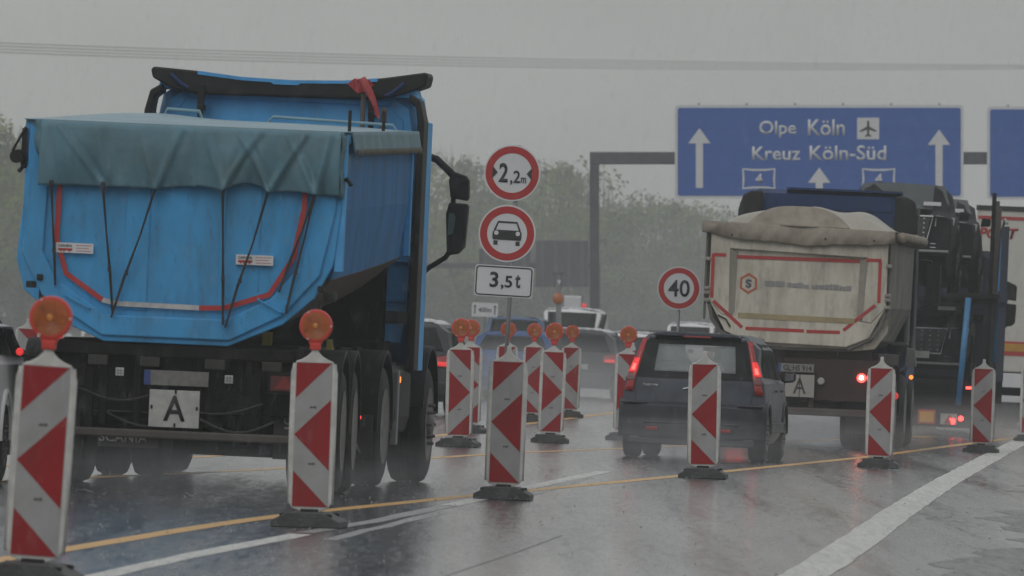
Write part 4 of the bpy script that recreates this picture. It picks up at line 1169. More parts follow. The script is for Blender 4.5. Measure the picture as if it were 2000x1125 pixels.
# --- slate blue hatchback
HB = thing('hatchback_car', 'slate blue upright hatchback with tall red tail lights reaching the roof', 'car', frame(2.035, 131, 0.10))
ch = Car(HB, carslate, hw=.82, H=1.455, L=4.02, belt=.93, roofw=.60, sill=.20, hole=(-.50, .50, .985, 1.315),
         tail=[(.20, .14), (.30, .03), (.60, .0), (.64, .05), (.93, .10), (1.37, .34), (1.455, .55)], cab1=3.0, ws=2.35, wheels=(.62, 3.11), wr=.315, clad=mat('grey_cladding', (.03, .032, .035), .5))
clad = mat('grey_cladding', (.03, .032, .035), .5)
bmp = mat('slate_bumper', (.035, .04, .052), .45, dirt=(.03, .032, .036), damt=.7)
b = MB()
def bumper(u, v):
    x = (2 * u - 1) * .835; z = .235 + .40 * v
    y = -.07 + .16 * (abs(x) / .835) ** 5 + (.05 if z > .6 else 0) + .03 * (1 - v) - (.02 if v < .45 else 0)
    return (x, y, z + .03 * (abs(x) / .83) ** 6 * (v > .9))
b.grid(bumper, 30, 10)
bp = b.build('rear_bumper', bmp, HB, solid=.04, auto=True)
b = MB(); b.bx(-.83, -.52, -.065, .05, .625, .645); b.bx(.52, .83, -.065, .05, .625, .645); b.bx(-.55, .55, -.095, -.06, .40, .42)
b.build('bumper_edge', bmp, bp, bevel=.008)
b = MB(); b.bx(-.72, .72, -.055, .02, .16, .25); b.build('lower_valance', clad, bp, bevel=.02)
for s in (1, -1):
    b = MB(); x = s * .42 - .03; b.bx(x - .065, x + .065, -.10, -.06, .325, .36); b.build('fog_reflector', mat('dull_reflector', (.35, .02, .02), .3), bp, bevel=.005)
    ch.patch('tail_lamp', [(s * .80, .76), (s * .705, .76), (s * .575, 1.37), (s * .63, 1.37)], redlamp, .018, n=10, bulge=.02)
    ch.patch('brake_lamp', [(s * .765, .975), (s * .675, .975), (s * .64, 1.14), (s * .705, 1.14)], redlit, .034, n=6, bulge=.015)
    ch.patch('brake_bulb', [(s * .735, 1.0), (s * .695, 1.0), (s * .68, 1.07), (s * .71, 1.07)], redbright, .052, n=4)
    ch.patch('reversing_lamp', [(s * .785, .88), (s * .69, .88), (s * .675, .955), (s * .765, .955)], mat('smoked_clear_lens', (.2, .09, .09), .3), .034, n=6)
# rear screen frame round the opening
fr_ = MB()
def quad(c): 
    a, b_, cc, d = [Vector(p) for p in c]
    def fn(u, v):
        p = (a * (1 - u) + b_ * u) * (1 - v) + (d * (1 - u) + cc * u) * v
        return (p[0], ch.yf(p[0], p[1]) - .012, p[1])
    fr_.grid(fn, 8, 6)
I = [(-.47, 1.0), (.47, 1.0), (.44, 1.31), (-.44, 1.31)]; O = [(-.68, .925), (.68, .925), (.56, 1.385), (-.56, 1.385)]
for i in range(4): quad([O[i], O[(i + 1) % 4], I[(i + 1) % 4], I[i]])
fr_.build('rear_screen_border', glassm, ch.body, smooth=True)
ch.patch('rear_screen', [(-.49, .985), (.49, .985), (.455, 1.325), (-.455, 1.325)], clear, .008, n=6, th=.002)
b = MB(); b.bx(-.16, .16, .24, .36, 1.392, 1.412); b.build('high_brake_lamp', mat('dull_brake_lens', (.3, .02, .02), .4), ch.body, bevel=.006)
b = MB(); b.prism([(-.50, 1.405), (.50, 1.405), (.47, 1.44), (.38, 1.452), (-.38, 1.452), (-.47, 1.44)], .26, .60); b.build('roof_spoiler', carslate, ch.body, bevel=.012)
b = MB(); b.tube([(-.12, .085, .80), (-.06, .07, .815), (.1, .07, .815), (.16, .085, .80)], .015, 6); b.build('tailgate_handle', chrome, ch.body)
text_obj('model_lettering', 'FUSION', -.50, .835, .16, .028, ch.yf(-.5, .835) - .012, chrome, ch.body, .01, .003)
b = MB(); b.bx(-.33, .27, .04, .10, .44, .62); b.build('plate_recess', clad, ch.body, bevel=.01)
b = MB(); b.bx(-.27, .25, .005, .02, .515, .625); pl = b.build('number_plate', plate, ch.body, bevel=.004)
b = MB(); b.bx(-.27, -.19, .0, .005, .517, .623); b.build('country_band', mat('eu_band_bright', (.05, .12, .35), .5), pl)
b = MB(); b.band([(-.70, .90), (-.66, .66), (-.52, .47), (.52, .47), (.66, .66), (.70, .90)], .009, .0, .02)
for vtx in range(len(b.v)): b.v[vtx] = (b.v[vtx][0], ch.yf(b.v[vtx][0], b.v[vtx][2]) - .004 + (b.v[vtx][1] > .01) * .006, b.v[vtx][2])
b.build('tailgate_gap', signblack, ch.body)
b = MB(); b.tube([(.0, .12, .97), (.05, .10, .95), (.3, .12, .985)], .008, 5); b.build('rear_wiper', signblack, ch.body)
for s in (1, -1):
    ch.side('side_window', [(.55, .97), (1.35, .96), (1.4, 1.34), (.85, 1.36)], glassm, sd=s); ch.side('side_window', [(1.42, .96), (2.25, .95), (2.2, 1.34), (1.47, 1.35)], glassm, sd=s); ch.side('side_window', [(2.32, .95), (3.0, .94), (2.5, 1.32), (2.27, 1.33)], glassm, sd=s)
    b = MB(); b.prism([(s * .80, .93), (s * .86, .91), (s * .94, .92), (s * .975, .95), (s * .97, 1.03), (s * .94, 1.045), (s * .85, 1.04)], 2.55, 2.68); mi = b.build('door_mirror', black, HB, bevel=.015)
    b = MB(); b.prism([(s * .85, .935), (s * .955, .945), (s * .955, 1.02), (s * .86, 1.025)], 2.54, 2.552); b.build('mirror_glass', mat('pale_mirror', (.35, .4, .38), .1, .8), mi)
    b = MB()
    for y in (1.55, 2.4): b.bx(s * .83 - .012, s * .83 + .012, y, y + .16, .80, .825)
    b.build('door_handle', clad, ch.body, bevel=.005)
    b = MB(); b.bx(s * .825 - .02, s * .825 + .02, .98, 2.75, .33, .45); b.build('side_cladding', clad, ch.body, bevel=.01)
b = MB()
for x in (-.36, .36):
    for y, z in ((.95, .75), (1.75, .8)):
        b.prism([(x - .22, .5), (x + .22, .5), (x + .2, z + .28), (x + .12, z + .36), (x - .12, z + .36), (x - .2, z + .28)], y, y + .1); b.prism([(x - .11, z + .35), (x + .11, z + .35), (x + .09, z + .53), (x - .09, z + .53)], y, y + .09)
b.build('seats', mat('dark_upholstery', (.03, .03, .032), .9), HB, bevel=.02)
b = MB(); b.bx(-.09, .09, 2.2, 2.22, 1.24, 1.29); b.build('inner_mirror', black, HB)
ch.windshield(clear)

def simple_car(name, label, cat, px, base_s, m, paint, roofw=.6, H=1.42, hw=.88, L=4.4, belt=.9, lit=None, wetroof=True, estate=True, plate_x=0, wr=.32, tail=None, group=None, lampz=.82, lights=True):
    Y = FOC / base_s; X = (px - 1000) / base_s
    rt = thing(name, label, cat, frame(X, Y, m), group)
    c = Car(rt, paint, hw=hw, H=H, L=L, belt=belt, roofw=roofw, tail=tail or [(.22, .08), (.5, .0), (.8, .04), (belt, .10), (H - .06, .40 if estate else .75), (H, .60 if estate else 1.0)], ws=L * .55, cab1=L * .69, wheels=(.85, L - .85), wr=wr)
    bz = belt + .05
    c.patch('rear_window', [(-hw * .80, bz), (hw * .80, bz), (roofw * .9, H - .10), (-roofw * .9, H - .10)], glassm, .01)
    for s in (1, -1):
        k = c.patch('tail_lamp', [(s * hw * .97, lampz - .09), (s * hw * .60, lampz - .07), (s * hw * .66, lampz + .08), (s * hw * .95, lampz + .12)], redlamp, .014, bulge=.015)
        if lights: c.patch('lamp_glow', [(s * hw * .92, lampz - .06), (s * hw * .68, lampz - .05), (s * hw * .70, lampz + .01), (s * hw * .91, lampz + .01)], redlit, .034)
        c.side('side_window', [(.75, bz), (1.7, bz - .01), (1.65, H - .09), (1.0, H - .10)], glassm, sd=s); c.side('side_window', [(1.8, bz - .01), (L * .62, bz - .02), (L * .53, H - .10), (1.75, H - .09)], glassm, sd=s)
        b = MB(); b.prism([(s * hw * .95, belt), (s * (hw + .14), belt + .01), (s * (hw + .15), belt + .11), (s * hw, belt + .12)], L * .62, L * .62 + .12); b.build('door_mirror', paint, rt, bevel=.02)
    c.patch('number_plate', [(plate_x - .26, .60), (plate_x + .26, .60), (plate_x + .26, .71), (plate_x - .26, .71)], plate, .014)
    c.patch('rear_bumper', [(-hw * .93, .30), (hw * .93, .30), (hw * .95, .52), (-hw * .95, .52)], paint, .05, th=.06)
    c.windshield()
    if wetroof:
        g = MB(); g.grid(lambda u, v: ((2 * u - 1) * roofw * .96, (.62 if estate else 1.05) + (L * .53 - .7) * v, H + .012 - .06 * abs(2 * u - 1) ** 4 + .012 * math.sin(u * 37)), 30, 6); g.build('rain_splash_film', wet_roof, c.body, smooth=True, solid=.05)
    return rt, c

simple_car('estate_car', 'dark grey estate car with chrome strip and lit tail lights left of the slate hatchback', 'car', 1122, 92, .10, cargrey, H=1.44, hw=.89, belt=.93, L=4.7)
simple_car('saloon_car', 'grey car with one lit tail light beside the blue tractor front wheel', 'car', 772, 124, .105, cargrey, H=1.46, hw=.88, belt=.95, estate=True)
simple_car('hatchback_car', 'royal blue car behind the cluster of beacons and the sign post', 'car', 995, 101, .09, carblue, H=1.36, hw=.86, belt=.93, wetroof=False, lights=False)
simple_car('minivan', 'tall pale blue minivan queueing beyond the royal blue car', 'car', 998, 74, .09, mat('faded_blue_paint', (.05, .10, .2), .4), H=1.72, hw=.86, belt=1.0, roofw=.66, wetroof=False, lights=False)
simple_car('delivery_van', 'white van with bright wet roof left of the gantry post', 'van', 1110, 70, .08, carwhite, H=1.98, hw=.80, belt=1.15, roofw=.76, L=5.2, lights=False)
simple_car('compact_car', 'pale car roof showing between gantry post and 40 sign', 'car', 1228, 78, .08, carwhite, H=1.42, hw=.84, lights=False)
simple_car('compact_car', 'grey car partly hidden behind the slate hatchback roof left side', 'car', 1268, 72, .08, cargrey, H=1.5, hw=.84, lights=False, wetroof=False)
simple_car('delivery_van', 'white van roof visible below the 40 speed limit sign', 'van', 1342, 68, .08, carwhite, H=1.72, hw=.72, belt=1.1, roofw=.62, L=5.0, lights=False)
# silver car at the left edge, only its front right corner is in the frame
rt, c = simple_car('silver_car', 'silver white car entering at the left picture edge with front wheel visible', 'car', -237, 246, .062, carwhite, H=1.38, hw=.90, belt=.98, L=4.45, wetroof=False, wr=.34)

# ------------------------------------------------------------------ car transporter
CT = thing('car_transporter', 'dark blue two deck car transporter with light blue hydraulic rams', 'truck', frame(6.45, 181, 0.038))
b = MB()
for s in (1, -1):
    b.bx(s * 1.2 - .05, s * 1.2 + .05, 0, 17, .75, .95)
    for y in (.2, 3.2, 6.5, 9.5, 12.5, 15.5): b.bx(s * 1.2 - .06, s * 1.2 + .06, y, y + .12, .9, 3.35)
    b.bx(s * 1.2 - .08, s * 1.2 + .08, .1, 17, 2.15, 2.33)
    b.tube([(s * 1.2, .3, 1.0), (s * 1.2, 3.2, 2.2)], .05, 6); b.tube([(s * 1.2, 3.4, 2.2), (s * 1.2, 6.5, 1.0)], .05, 6)
b.build('side_frame', mat('dark_blue_frame', (.012, .022, .05), .5, dirt=(.02, .02, .022), damt=.7), CT)
b = MB(); b.bx(-1.15, -.35, .1, 17, 2.20, 2.27); b.bx(.35, 1.15, .1, 17, 2.20, 2.27)
for i in range(17): b.bx(-1.2, 1.2, .3 + i, .42 + i, 2.16, 2.20)
b.build('upper_deck', under, CT)
b = MB(); b.bx(-1.2, 1.2, .0, 17, .72, .80); b.bx(-1.25, 1.25, .0, .12, .55, .9); b.bx(-1.0, 1.0, .25, .5, .14, .72); b.bx(-.9, -.2, .15, .3, .3, .7)
b.build('lower_deck', under, CT)
b = MB(); b.tube([(.57, -.02, .5), (.66, -.02, 2.2)], .05, 10); b.tube([(-.77, -.02, .5), (-.86, -.02, 2.2)], .05, 10)
b.tube([(1.14, 1.4, 1.2), (1.20, 1.4, 3.2)], .06, 10)
b.build('hydraulic_ram', postblue, CT, smooth=True)
for i, (dx, y, h) in enumerate(((1.02, 6.0, 3.95), (1.09, 9.0, 3.86), (1.14, 12.0, 3.78))):
    b = MB(); b.bx(dx - .035, dx + .035, y, y + .06, 1.0, h); b.build('stake', beam_m if i else under, CT)
b = MB()
for s in (1, -1): b.tube([(s * 1.22, 0.3, 3.4), (s * 1.22, 8, 3.55), (s * 1.22, 16, 3.5)], .025, 6)
b.build('hand_rope', steel, CT)
for y in (2.2, 3.5, 13.5):
    for s in (1, -1): wheel(CT, s * 1.0, y, .42, .35, s)
for x, m_, nm in ((.08, yellowm, 'yellow_marker_board'),):
    b = MB(); b.bx(x - .14 , x + .14, -.03, 0, .18, .41); o = b.build(nm, redtape, CT); b = MB(); b.bx(x - .11, x + .11, -.04, -.03, .21, .38); b.build('board_centre', m_, o)
b = MB(); b.bx(.30, .56, -.03, 0, .19, .36); o = b.build('reflector_board', plate, CT); b = MB(); b.prism([(.36, .21), (.53, .21), (.44, .35)], -.04, -.03); b.build('reflector_triangle', redlamp, o)
b = MB(); b.prism([(.44, .29), (.53, .28), (.53, .20), (.48, .19)], -.06, -.04); b.build('tail_lamp', redbright, o)
lamp_obj(CT, 'tail_lamp', .62, .29, -.02, .045, redbright); lamp_obj(CT, 'tail_lamp', -.6, .29, -.02, .05, redbright)
b = MB(); b.bx(.68, .80, -.02, 0, .76, .80); b.build('marker_lamp', redbright, CT)
b = MB(); b.bx(-.45, -.3, -.02, 0, .82, .86); b.build('marker_lamp', redlit, CT)
b = MB(); b.bx(-.12, .24, -.03, 0, .05, .15); b.build('dirty_plate', platedark, CT)
# transporter cab with mirror
b = MB(); rings = [cab_ring(17.5, 1.15, 3.0, .9), cab_ring(17.7, 1.22, 3.1, .8), cab_ring(19.2, 1.2, 2.9, .6), cab_ring(19.8, 1.1, 2.2, .5)]
vs = [p for r_ in rings for p in r_]; k = 12; fs = []
for j in range(3):
    for i in range(k): fs.append((j * k + i, j * k + (i + 1) % k, (j + 1) * k + (i + 1) % k, (j + 1) * k + i))
fs += [tuple(range(k)), tuple(range(3 * k, 4 * k))]
b.add(vs, fs); b.build('cab', mat('night_blue_paint', (.012, .018, .035), .6, spec=.15), CT, bevel=.03)
for s in (1, -1):
    e = bpy.data.objects.new('mirror', None); COL.objects.link(e); e.parent = CT
    b = MB(); b.tube([(s * 1.1, 19.2, 2.62), (s * 1.32, 19.1, 2.6), (s * 1.35, 19.1, 1.8), (s * 1.1, 19.2, 1.70)], .03, 8); b.build('mirror_arm', black, e)
    b = MB(); b.prism([(s * 1.30, 2.28), (s * 1.52, 2.26), (s * 1.53, 2.50), (s * 1.50, 2.54), (s * 1.32, 2.62)], 19.0, 19.15); b.prism([(s * 1.30, 1.80), (s * 1.46, 1.82), (s * 1.52, 1.88), (s * 1.53, 2.20), (s * 1.31, 2.22)], 19.0, 19.15); b.build('mirror_housing', black, e, bevel=.02)

def facing_car(name, label, X, Y, dz, H=1.62, hw=.92, pitch=5.5):
    """car carried nose towards the camera"""
    M = frame(X, Y, 0.06)
    M = M @ Matrix.Translation((0, 0, dz)) @ Matrix.Rotation(math.pi, 4, 'Z') @ Matrix.Rotation(R(pitch), 4, 'X') @ Matrix.Translation((0, -4.5, 0))
    rt = thing(name, label, 'car', M, None)
    c = Car(rt, carblack, hw=hw, H=H, L=4.5, belt=1.02, roofw=.66, sill=.25, ws=2.5, cab1=3.15, wheels=(.85, 3.6), wr=.36)
    ws_ = c.windshield(mat('windscreen_grey', (.05, .06, .065), .4, spec=.3))
    L = 4.5
    b = MB(); b.prism([(-.42, .50), (.42, .50), (.50, .86), (-.50, .86)], L - .01, L + .025); gr = b.build('grille', signblack, rt, bevel=.01)
    b = MB(); b.band([(-.44, .48), (.44, .48), (.53, .88), (-.53, .88)], .025, L + .02, .02, closed=True)
    for i in range(7):
        for j in range(5): b.lathe([(0, .018), (.012, .012)], (-.39 + .13 * i, L + .026, .54 + .075 * j), 'y', 6)
    b.build('grille_chrome', chrome, gr)
    hl = mat('headlamp_glass', (.34, .35, .37), .3)
    for s in (1, -1):
        b = MB(); b.add([(s * .56, L + .02, .72), (s * .86, L - .22, .76), (s * .88, L - .30, .90), (s * .58, L + .0, .90), (s * .56, L - .1, .72), (s * .82, L - .34, .76), (s * .84, L - .4, .90), (s * .58, L - .1, .90)],
                        [(0, 1, 2, 3), (4, 7, 6, 5), (0, 4, 5, 1), (3, 2, 6, 7), (0, 3, 7, 4), (1, 5, 6, 2)]); b.build('headlamp', hl, rt, bevel=.01)
        b = MB()
        for j in range(3): b.tube([(s * .50, L + .02, .44 - .06 * j), (s * .78, L - .06, .45 - .06 * j)], .008, 5)
        b.build('intake_trim', chrome, rt)
        b = MB(); b.prism([(s * .9, 1.0), (s * 1.06, 1.01), (s * 1.07, 1.13), (s * .92, 1.14)], 2.85, 2.98); b.build('door_mirror', carblack, rt, bevel=.02)
    b = MB(); b.bx(-.8, .8, L - .05, L + .06, .30, .34); b.build('lower_lip', steel, rt, bevel=.01)
    b = MB(); b.bx(-.26, .26, L + .035, L + .045, .40, .51); b.build('number_plate', plate, rt)
    b = MB(); b.bx(-.62, -.34, L - 1.22, L - 1.18, 1.18, 1.24); b.build('windscreen_paper', signwhite, ws_)
    return rt
facing_car('transported_car', 'black SUV with studded grille on the transporter upper deck, nearest one', 6.02, 182.5, 2.60)
facing_car('transported_car', 'dark car farther back on the transporter upper deck beside the black SUV', 6.62, 188.5, 2.58, H=1.5)
facing_car('transported_car', 'dark car on the transporter lower deck behind the tipper', 6.35, 183.2, .82, H=1.33, pitch=0)

# ------------------------------------------------------------------ white lorry on the right
LW = thing('box_lorry', 'white box lorry with red and yellow stripe at the right picture edge', 'truck', frame(9.58, 209, 0.10))
b = MB(); b.bx(-1.27, 1.27, 0, 12.5, 1.0, 4.0); bxo = b.build('cargo_box', lorryw, LW, bevel=.03)
b = MB(); b.bx(-1.29, 1.29, -.02, 12.5, 3.93, 4.02); b.build('roof_edge', signblack, bxo)
b = MB(); b.bx(-1.25, 1.25, -.012, 0, 3.77, 3.83); b.bx(-1.27, 1.27, -.012, 0, 1.30, 1.56); b.build('red_stripe', redtape, bxo)
b = MB(); b.bx(-1.275, 1.275, -.02, -.008, 1.38, 1.52); b.build('yellow_stripe', mat('yellow_stripe', (.5, .27, .03), .5), bxo)
text_obj('company_lettering', 'TRANSPORT', -1.32 + .04, 3.52, 1.55, .20, -.012, redtape, bxo, .03, .004, shear=.25)
b = MB(); b.bx(-1.2, 1.2, .0, .12, .72, .98); lp = b.build('lamp_bar', signwhite, LW, bevel=.01)
b = MB(); b.bx(-1.12, -.7, -.012, 0, .77, .93); b.build('lamp_cluster', mat('dim_red_lens', (.09, .01, .01), .4), lp)
b = MB(); b.bx(-1.08, -.86, -.03, -.012, .81, .89); b.build('tail_lamp', redbright, lp)
b = MB(); b.bx(-1.2, 1.2, .05, .15, .45, .57); b.build('underride_bar', signwhite, LW, bevel=.01)
b = MB(); b.bx(-1.0, 1.0, .3, 12, .6, 1.0); b.build('chassis', under, LW)
for y in (2, 3.3, 9.5):
    for s in (1, -1): wheel(LW, s * 1.05, y, .48, .4, s)

# ------------------------------------------------------------------ signs
def round_sign(parent, cx, cz, r, y=0, name='sign_disc', rot=0):
    b = MB(); b.lathe([(-.004, r), (.012, r)], (cx, y, cz), 'y', 56); d = b.build(name, signwhite, parent)
    b = MB(); n = 56; vs = []
    for k in range(n):
        a = 2 * math.pi * k / n
        for rr in (r * .945, r * .70):
            for yy in (y - .007, y - .004): vs.append((cx + math.cos(a) * rr, yy, cz + math.sin(a) * rr))
    fs = []
    for k in range(n):
        p = 4 * k; q = 4 * ((k + 1) % n); fs += [(p, q, q + 2, p + 2), (p, p + 1, q + 1, q), (p + 2, q + 2, q + 3, p + 3)]
    b.add(vs, fs); b.build('red_border', signred, d)
    b = MB(); b.lathe([(.012, r * .99), (.016, r * .97)], (cx, y, cz), 'y', 40); b.build('sign_back', signback, d)
    return d
SG = thing('road_sign', 'sign post with 2,2 m width disc, car prohibition disc and 3,5 t plate', 'road sign', frame(-.13, 122.4, .04, 1.0))
k = 183.0
def sg(px, py):     # photo pixel to the local x-z of this sign
    M = SG.matrix_world.inverted(); p = M @ at(px, py, 122.4); return p.x, p.z
b = MB(); b.tube([(0, .03, 0), (0, .03, sg(1000, 283)[1])], .023, 10); b.build('post', steel, SG, smooth=True)
c1 = sg(1000.5, 338); d1 = round_sign(SG, c1[0], c1[1], .302)
text_obj('sign_lettering', '2', c1[0] - .092, c1[1] + .0, .095, .205, -.009, signblack, d1, .02, .003)
text_obj('sign_lettering', ',2', c1[0] + .035, c1[1] - .048, .105, .155, -.009, signblack, d1, .012, .003)
text_obj('sign_lettering', 'm', c1[0] + .125, c1[1] - .07, .055, .06, -.009, signblack, d1, .01, .003)
b = MB()
for s in (1, -1): b.prism([(c1[0] + s * .21, c1[1] + .065), (c1[0] + s * .155, c1[1]), (c1[0] + s * .21, c1[1] - .065)], -.010, -.006)
b.build('width_arrow', signblack, d1)
c2 = sg(990.5, 456); d2 = round_sign(SG, c2[0], c2[1], .306)
x, z = c2
b = MB()
b.prism([(x - .15, z - .07), (x + .15, z - .07), (x + .155, z - .04), (x + .155, z + .01), (x + .135, z + .035), (x - .135, z + .035), (x - .155, z + .01), (x - .155, z - .04)], -.011, -.006)
b.band([(x - .135, z + .03), (x - .10, z + .12), (x + .10, z + .12), (x + .135, z + .03)], .02, -.011, .004)
for s in (1, -1): b.bx(x + s * .118 - .022, x + s * .118 + .022, -.011, -.006, z - .125, z - .08)
b.build('car_pictogram', signblack, d2, bevel=.003)
b = MB()
for s in (1, -1): b.lathe([(-.014, .024), (-.010, .024)], (x + s * .115, 0, z + .002), 'y', 16)
b.build('pictogram_headlight', signwhite, d2)
def frame_rect(cx, cz, w_, h_, t=.012, y=-.008, r=.03):
    pts = []
    for qx, qz, a0 in ((1, 1, 0), (-1, 1, 90), (-1, -1, 180), (1, -1, 270)):
        for j in range(5):
            a = R(a0 + 90 * j / 4); pts.append((cx + qx * (w_ / 2 - r) + r * math.cos(a), cz + qz * (h_ / 2 - r) + r * math.sin(a)))
    return pts
c3 = sg(984, 549.5)
b = MB(); b.prism(frame_rect(c3[0], c3[1], .625, .335), 0, .014); d3 = b.build('weight_plate', signwhite, SG)
b = MB(); b.band(frame_rect(c3[0], c3[1], .59, .30), .013, -.004, .004, closed=True); b.build('plate_border', signblack, d3)
text_obj('plate_lettering', '3', c3[0] - .105, c3[1] + .015, .09, .165, -.004, signblack, d3, .02, .003)
text_obj('plate_lettering', ',5', c3[0] + .03, c3[1] - .01, .12, .145, -.004, signblack, d3, .015, .003)
text_obj('plate_lettering', 't', c3[0] + .15, c3[1] + .01, .055, .145, -.004, signblack, d3, .02, .003)
b = MB()
for c_ in (c1, c2): b.bx(c_[0] - .1, c_[0] + .1, .016, .05, c_[1] - .02, c_[1] + .02)
b.build('sign_clamp', steel, SG)

S4 = thing('road_sign', 'round 40 speed limit sign between slate hatchback and cream tipper', 'road sign', frame(2.345, 160, .05, -1.2))
c = S4.matrix_world.inverted() @ at(1326, 563, 160)
b = MB(); b.tube([(c.x, .03, 0), (c.x, .03, c.z + .28)], .022, 8); b.build('post', steel, S4, smooth=True)
d = round_sign(S4, c.x, c.z, .302)
text_obj('sign_lettering', '40', c.x, c.z, .30, .235, -.009, signblack, d, .012, .003)

# distance plate, far
S5 = thing('road_sign', 'small white 400 m distance plate with two arrows behind the main sign post', 'road sign', frame(-.5, 262, .05))
Mi = S5.matrix_world.inverted(); c = Mi @ at(947, 605, 262)
b = MB(); b.tube([(c.x, .03, 0), (c.x, .03, c.z + .1)], .03, 6); b.build('post', steel, S5)
b = MB(); b.prism(frame_rect(c.x, c.z, .60, .32), 0, .012); dd = b.build('distance_plate', signwhite, S5)
text_obj('plate_lettering', '400m', c.x, c.z, .30, .11, -.004, signback, dd, .02)
b = MB()
for s in (1, -1):
    b.bx(c.x + s * .23 - .015, c.x + s * .23 + .015, -.006, -.001, c.z - .10, c.z + .10); b.prism([(c.x + s * .23 - .045, c.z + .06), (c.x + s * .23 + .045, c.z + .06), (c.x + s * .23, c.z + .12)], -.007, -.002)
b.build('plate_arrow', signback, dd)

# ------------------------------------------------------------------ gantries
GY = 340.0
GA = thing('sign_gantry', 'grey steel sign gantry carrying the blue direction signs across the motorway', 'gantry')
GA.location = (at(1161, 650, GY).x, GY, gz(at(1161, 650, GY).x, GY) - .1)
gb = GA.location
def gp(px, py): p = at(px, py, GY); return p.x - gb.x, p.z - gb.z
b = MB(); x0, zt = gp(1152, 297); x1, _ = gp(1170, 297); b.bx(x0, x1, -.14, .14, 0, zt); b.bx(x0 - .2, x1 + .2, -.3, .3, 0, .3); b.build('gantry_post', gantm, GA, bevel=.02)
x0, zt = gp(1152, 297); x1, zb = gp(2600, 321); b = MB(); b.bx(x1 - .3, x1, -.14, .14, 0, zt); b.build('gantry_post', gantm, GA, bevel=.02)
b = MB(); b.bx(x0, x1, -.16, .16, zb, zt + .003); b.build('gantry_beam', gantm, GA, bevel=.02)
b = MB()
for px in (1400, 1600, 1800, 1990, 2150): x, z = gp(px, 309); b.bx(x - .05, x + .05, -.30, -.16, z - 1.2, z + 1.4)
b.build('sign_bracket', gantm, GA)
def dir_sign(xa, xb, ya, yb, label):
    c = at((xa + xb) / 2, (ya + yb) / 2, GY - .45); rt = thing('direction_sign', label, 'road sign'); rt.location = c
    w_ = (xb - xa) * (GY - .45) / FOC; h_ = (yb - ya) * (GY - .45) / FOC
    b = MB(); b.prism(frame_rect(0, 0, w_, h_, r=.12), 0, .10); pn = b.build('sign_panel', signwhite, rt)
    b = MB(); b.prism(frame_rect(0, 0, w_ - .17, h_ - .17, r=.07), -.012, .0); b.build('blue_face', signblue, pn)
    b = MB()
    for i in range(1, 4): b.bx(-w_ / 2 + .12, w_ / 2 - .12, -.0135, -.012, -h_ / 2 + h_ * i / 4 - .006, -h_ / 2 + h_ * i / 4 + .006)
    b.build('panel_joint', mat('joint_blue', (.01, .06, .26), .5), pn)
    b = MB(); n = 6
    for i in range(n): xx = -w_ / 2 + w_ * (i + .5) / n; b.bx(xx - .03, xx + .03, .1, .2, -h_ / 2 + .05, h_ / 2 + .06)
    b.build('panel_stiffener', steel, pn)
    return rt, c
D1, dc = dir_sign(1318, 1882, 205, 388, 'wide blue direction sign reading Olpe, Köln and Kreuz Köln-Süd')
kk = (GY - .45) / FOC
def dp(px, py): return ((px - 1600) * kk, (296.5 - py) * kk)
def arrow(px, tip, bot, wd=44, sh=14, head=30):
    b = MB(); x, zt = dp(px, tip); _, zb = dp(px, bot)
    b.prism([(x - sh / 2 * kk, zb), (x + sh / 2 * kk, zb), (x + sh / 2 * kk, zt - head * kk), (x + wd / 2 * kk, zt - head * kk), (x, zt), (x - wd / 2 * kk, zt - head * kk), (x - sh / 2 * kk, zt - head * kk)], -.022, -.010)
    b.build('lane_arrow', signwhite, D1)
arrow(1366, 250, 367); arrow(1834, 253, 380); arrow(1600, 327, 385)
def dt(s, px0, px1, py0, py1, m=signwhite, bold=.014, nm='sign_lettering'):
    a = dp(px0, py0); c_ = dp(px1, py1); return text_obj(nm, s, (a[0] + c_[0]) / 2, (a[1] + c_[1]) / 2, c_[0] - a[0], a[1] - c_[1], -.014, m, D1, bold, .006)
dt('Olpe', 1483, 1555, 236, 270); dt('Köln', 1578, 1650, 233, 265); dt('Kreuz', 1469, 1563, 286, 313); dt('Köln-Süd', 1581, 1731, 284, 313)
a = dp(1674, 230); c_ = dp(1717, 272)
b = MB(); b.bx(a[0], c_[0], -.02, -.010, c_[1], a[1]); ab = b.build('airport_symbol', signwhite, D1)
b = MB(); cx, cz = (a[0] + c_[0]) / 2, (a[1] + c_[1]) / 2
pl_ = [(0, 17), (2.2, 13), (2.2, 4), (16, -4), (16, -7), (2.2, -2), (2, -11), (6, -14.5), (6, -16.5), (0, -15)]
pl_ = pl_ + [(-p, q_) for p, q_ in reversed(pl_[1:-1])]
b.prism([(cx + p * kk, cz + q_ * kk) for p, q_ in pl_], -.028, -.021); b.build('aeroplane', signblack, ab)
for px in (1482, 1716):
    x, z = dp(px, 349)
    b = MB(); w2, h2 = 31 * kk, 19 * kk
    b.band([(x - w2, z + h2), (x - w2 * .4, z + h2 * .90), (x + w2 * .4, z + h2 * .90), (x + w2, z + h2), (x + w2 * .96, z), (x + w2, z - h2), (x + w2 * .4, z - h2 * .90), (x - w2 * .4, z - h2 * .90), (x - w2, z - h2), (x - w2 * .96, z)], .06, -.02, .008, closed=True)
    o = b.build('route_shield', signwhite, D1)
    text_obj('route_number', '4', x, z, 14 * kk, 20 * kk, -.018, signwhite, o, .012, .006)
dir_sign(1928, 2420, 208, 390, 'second blue direction sign cut off by the right picture edge')

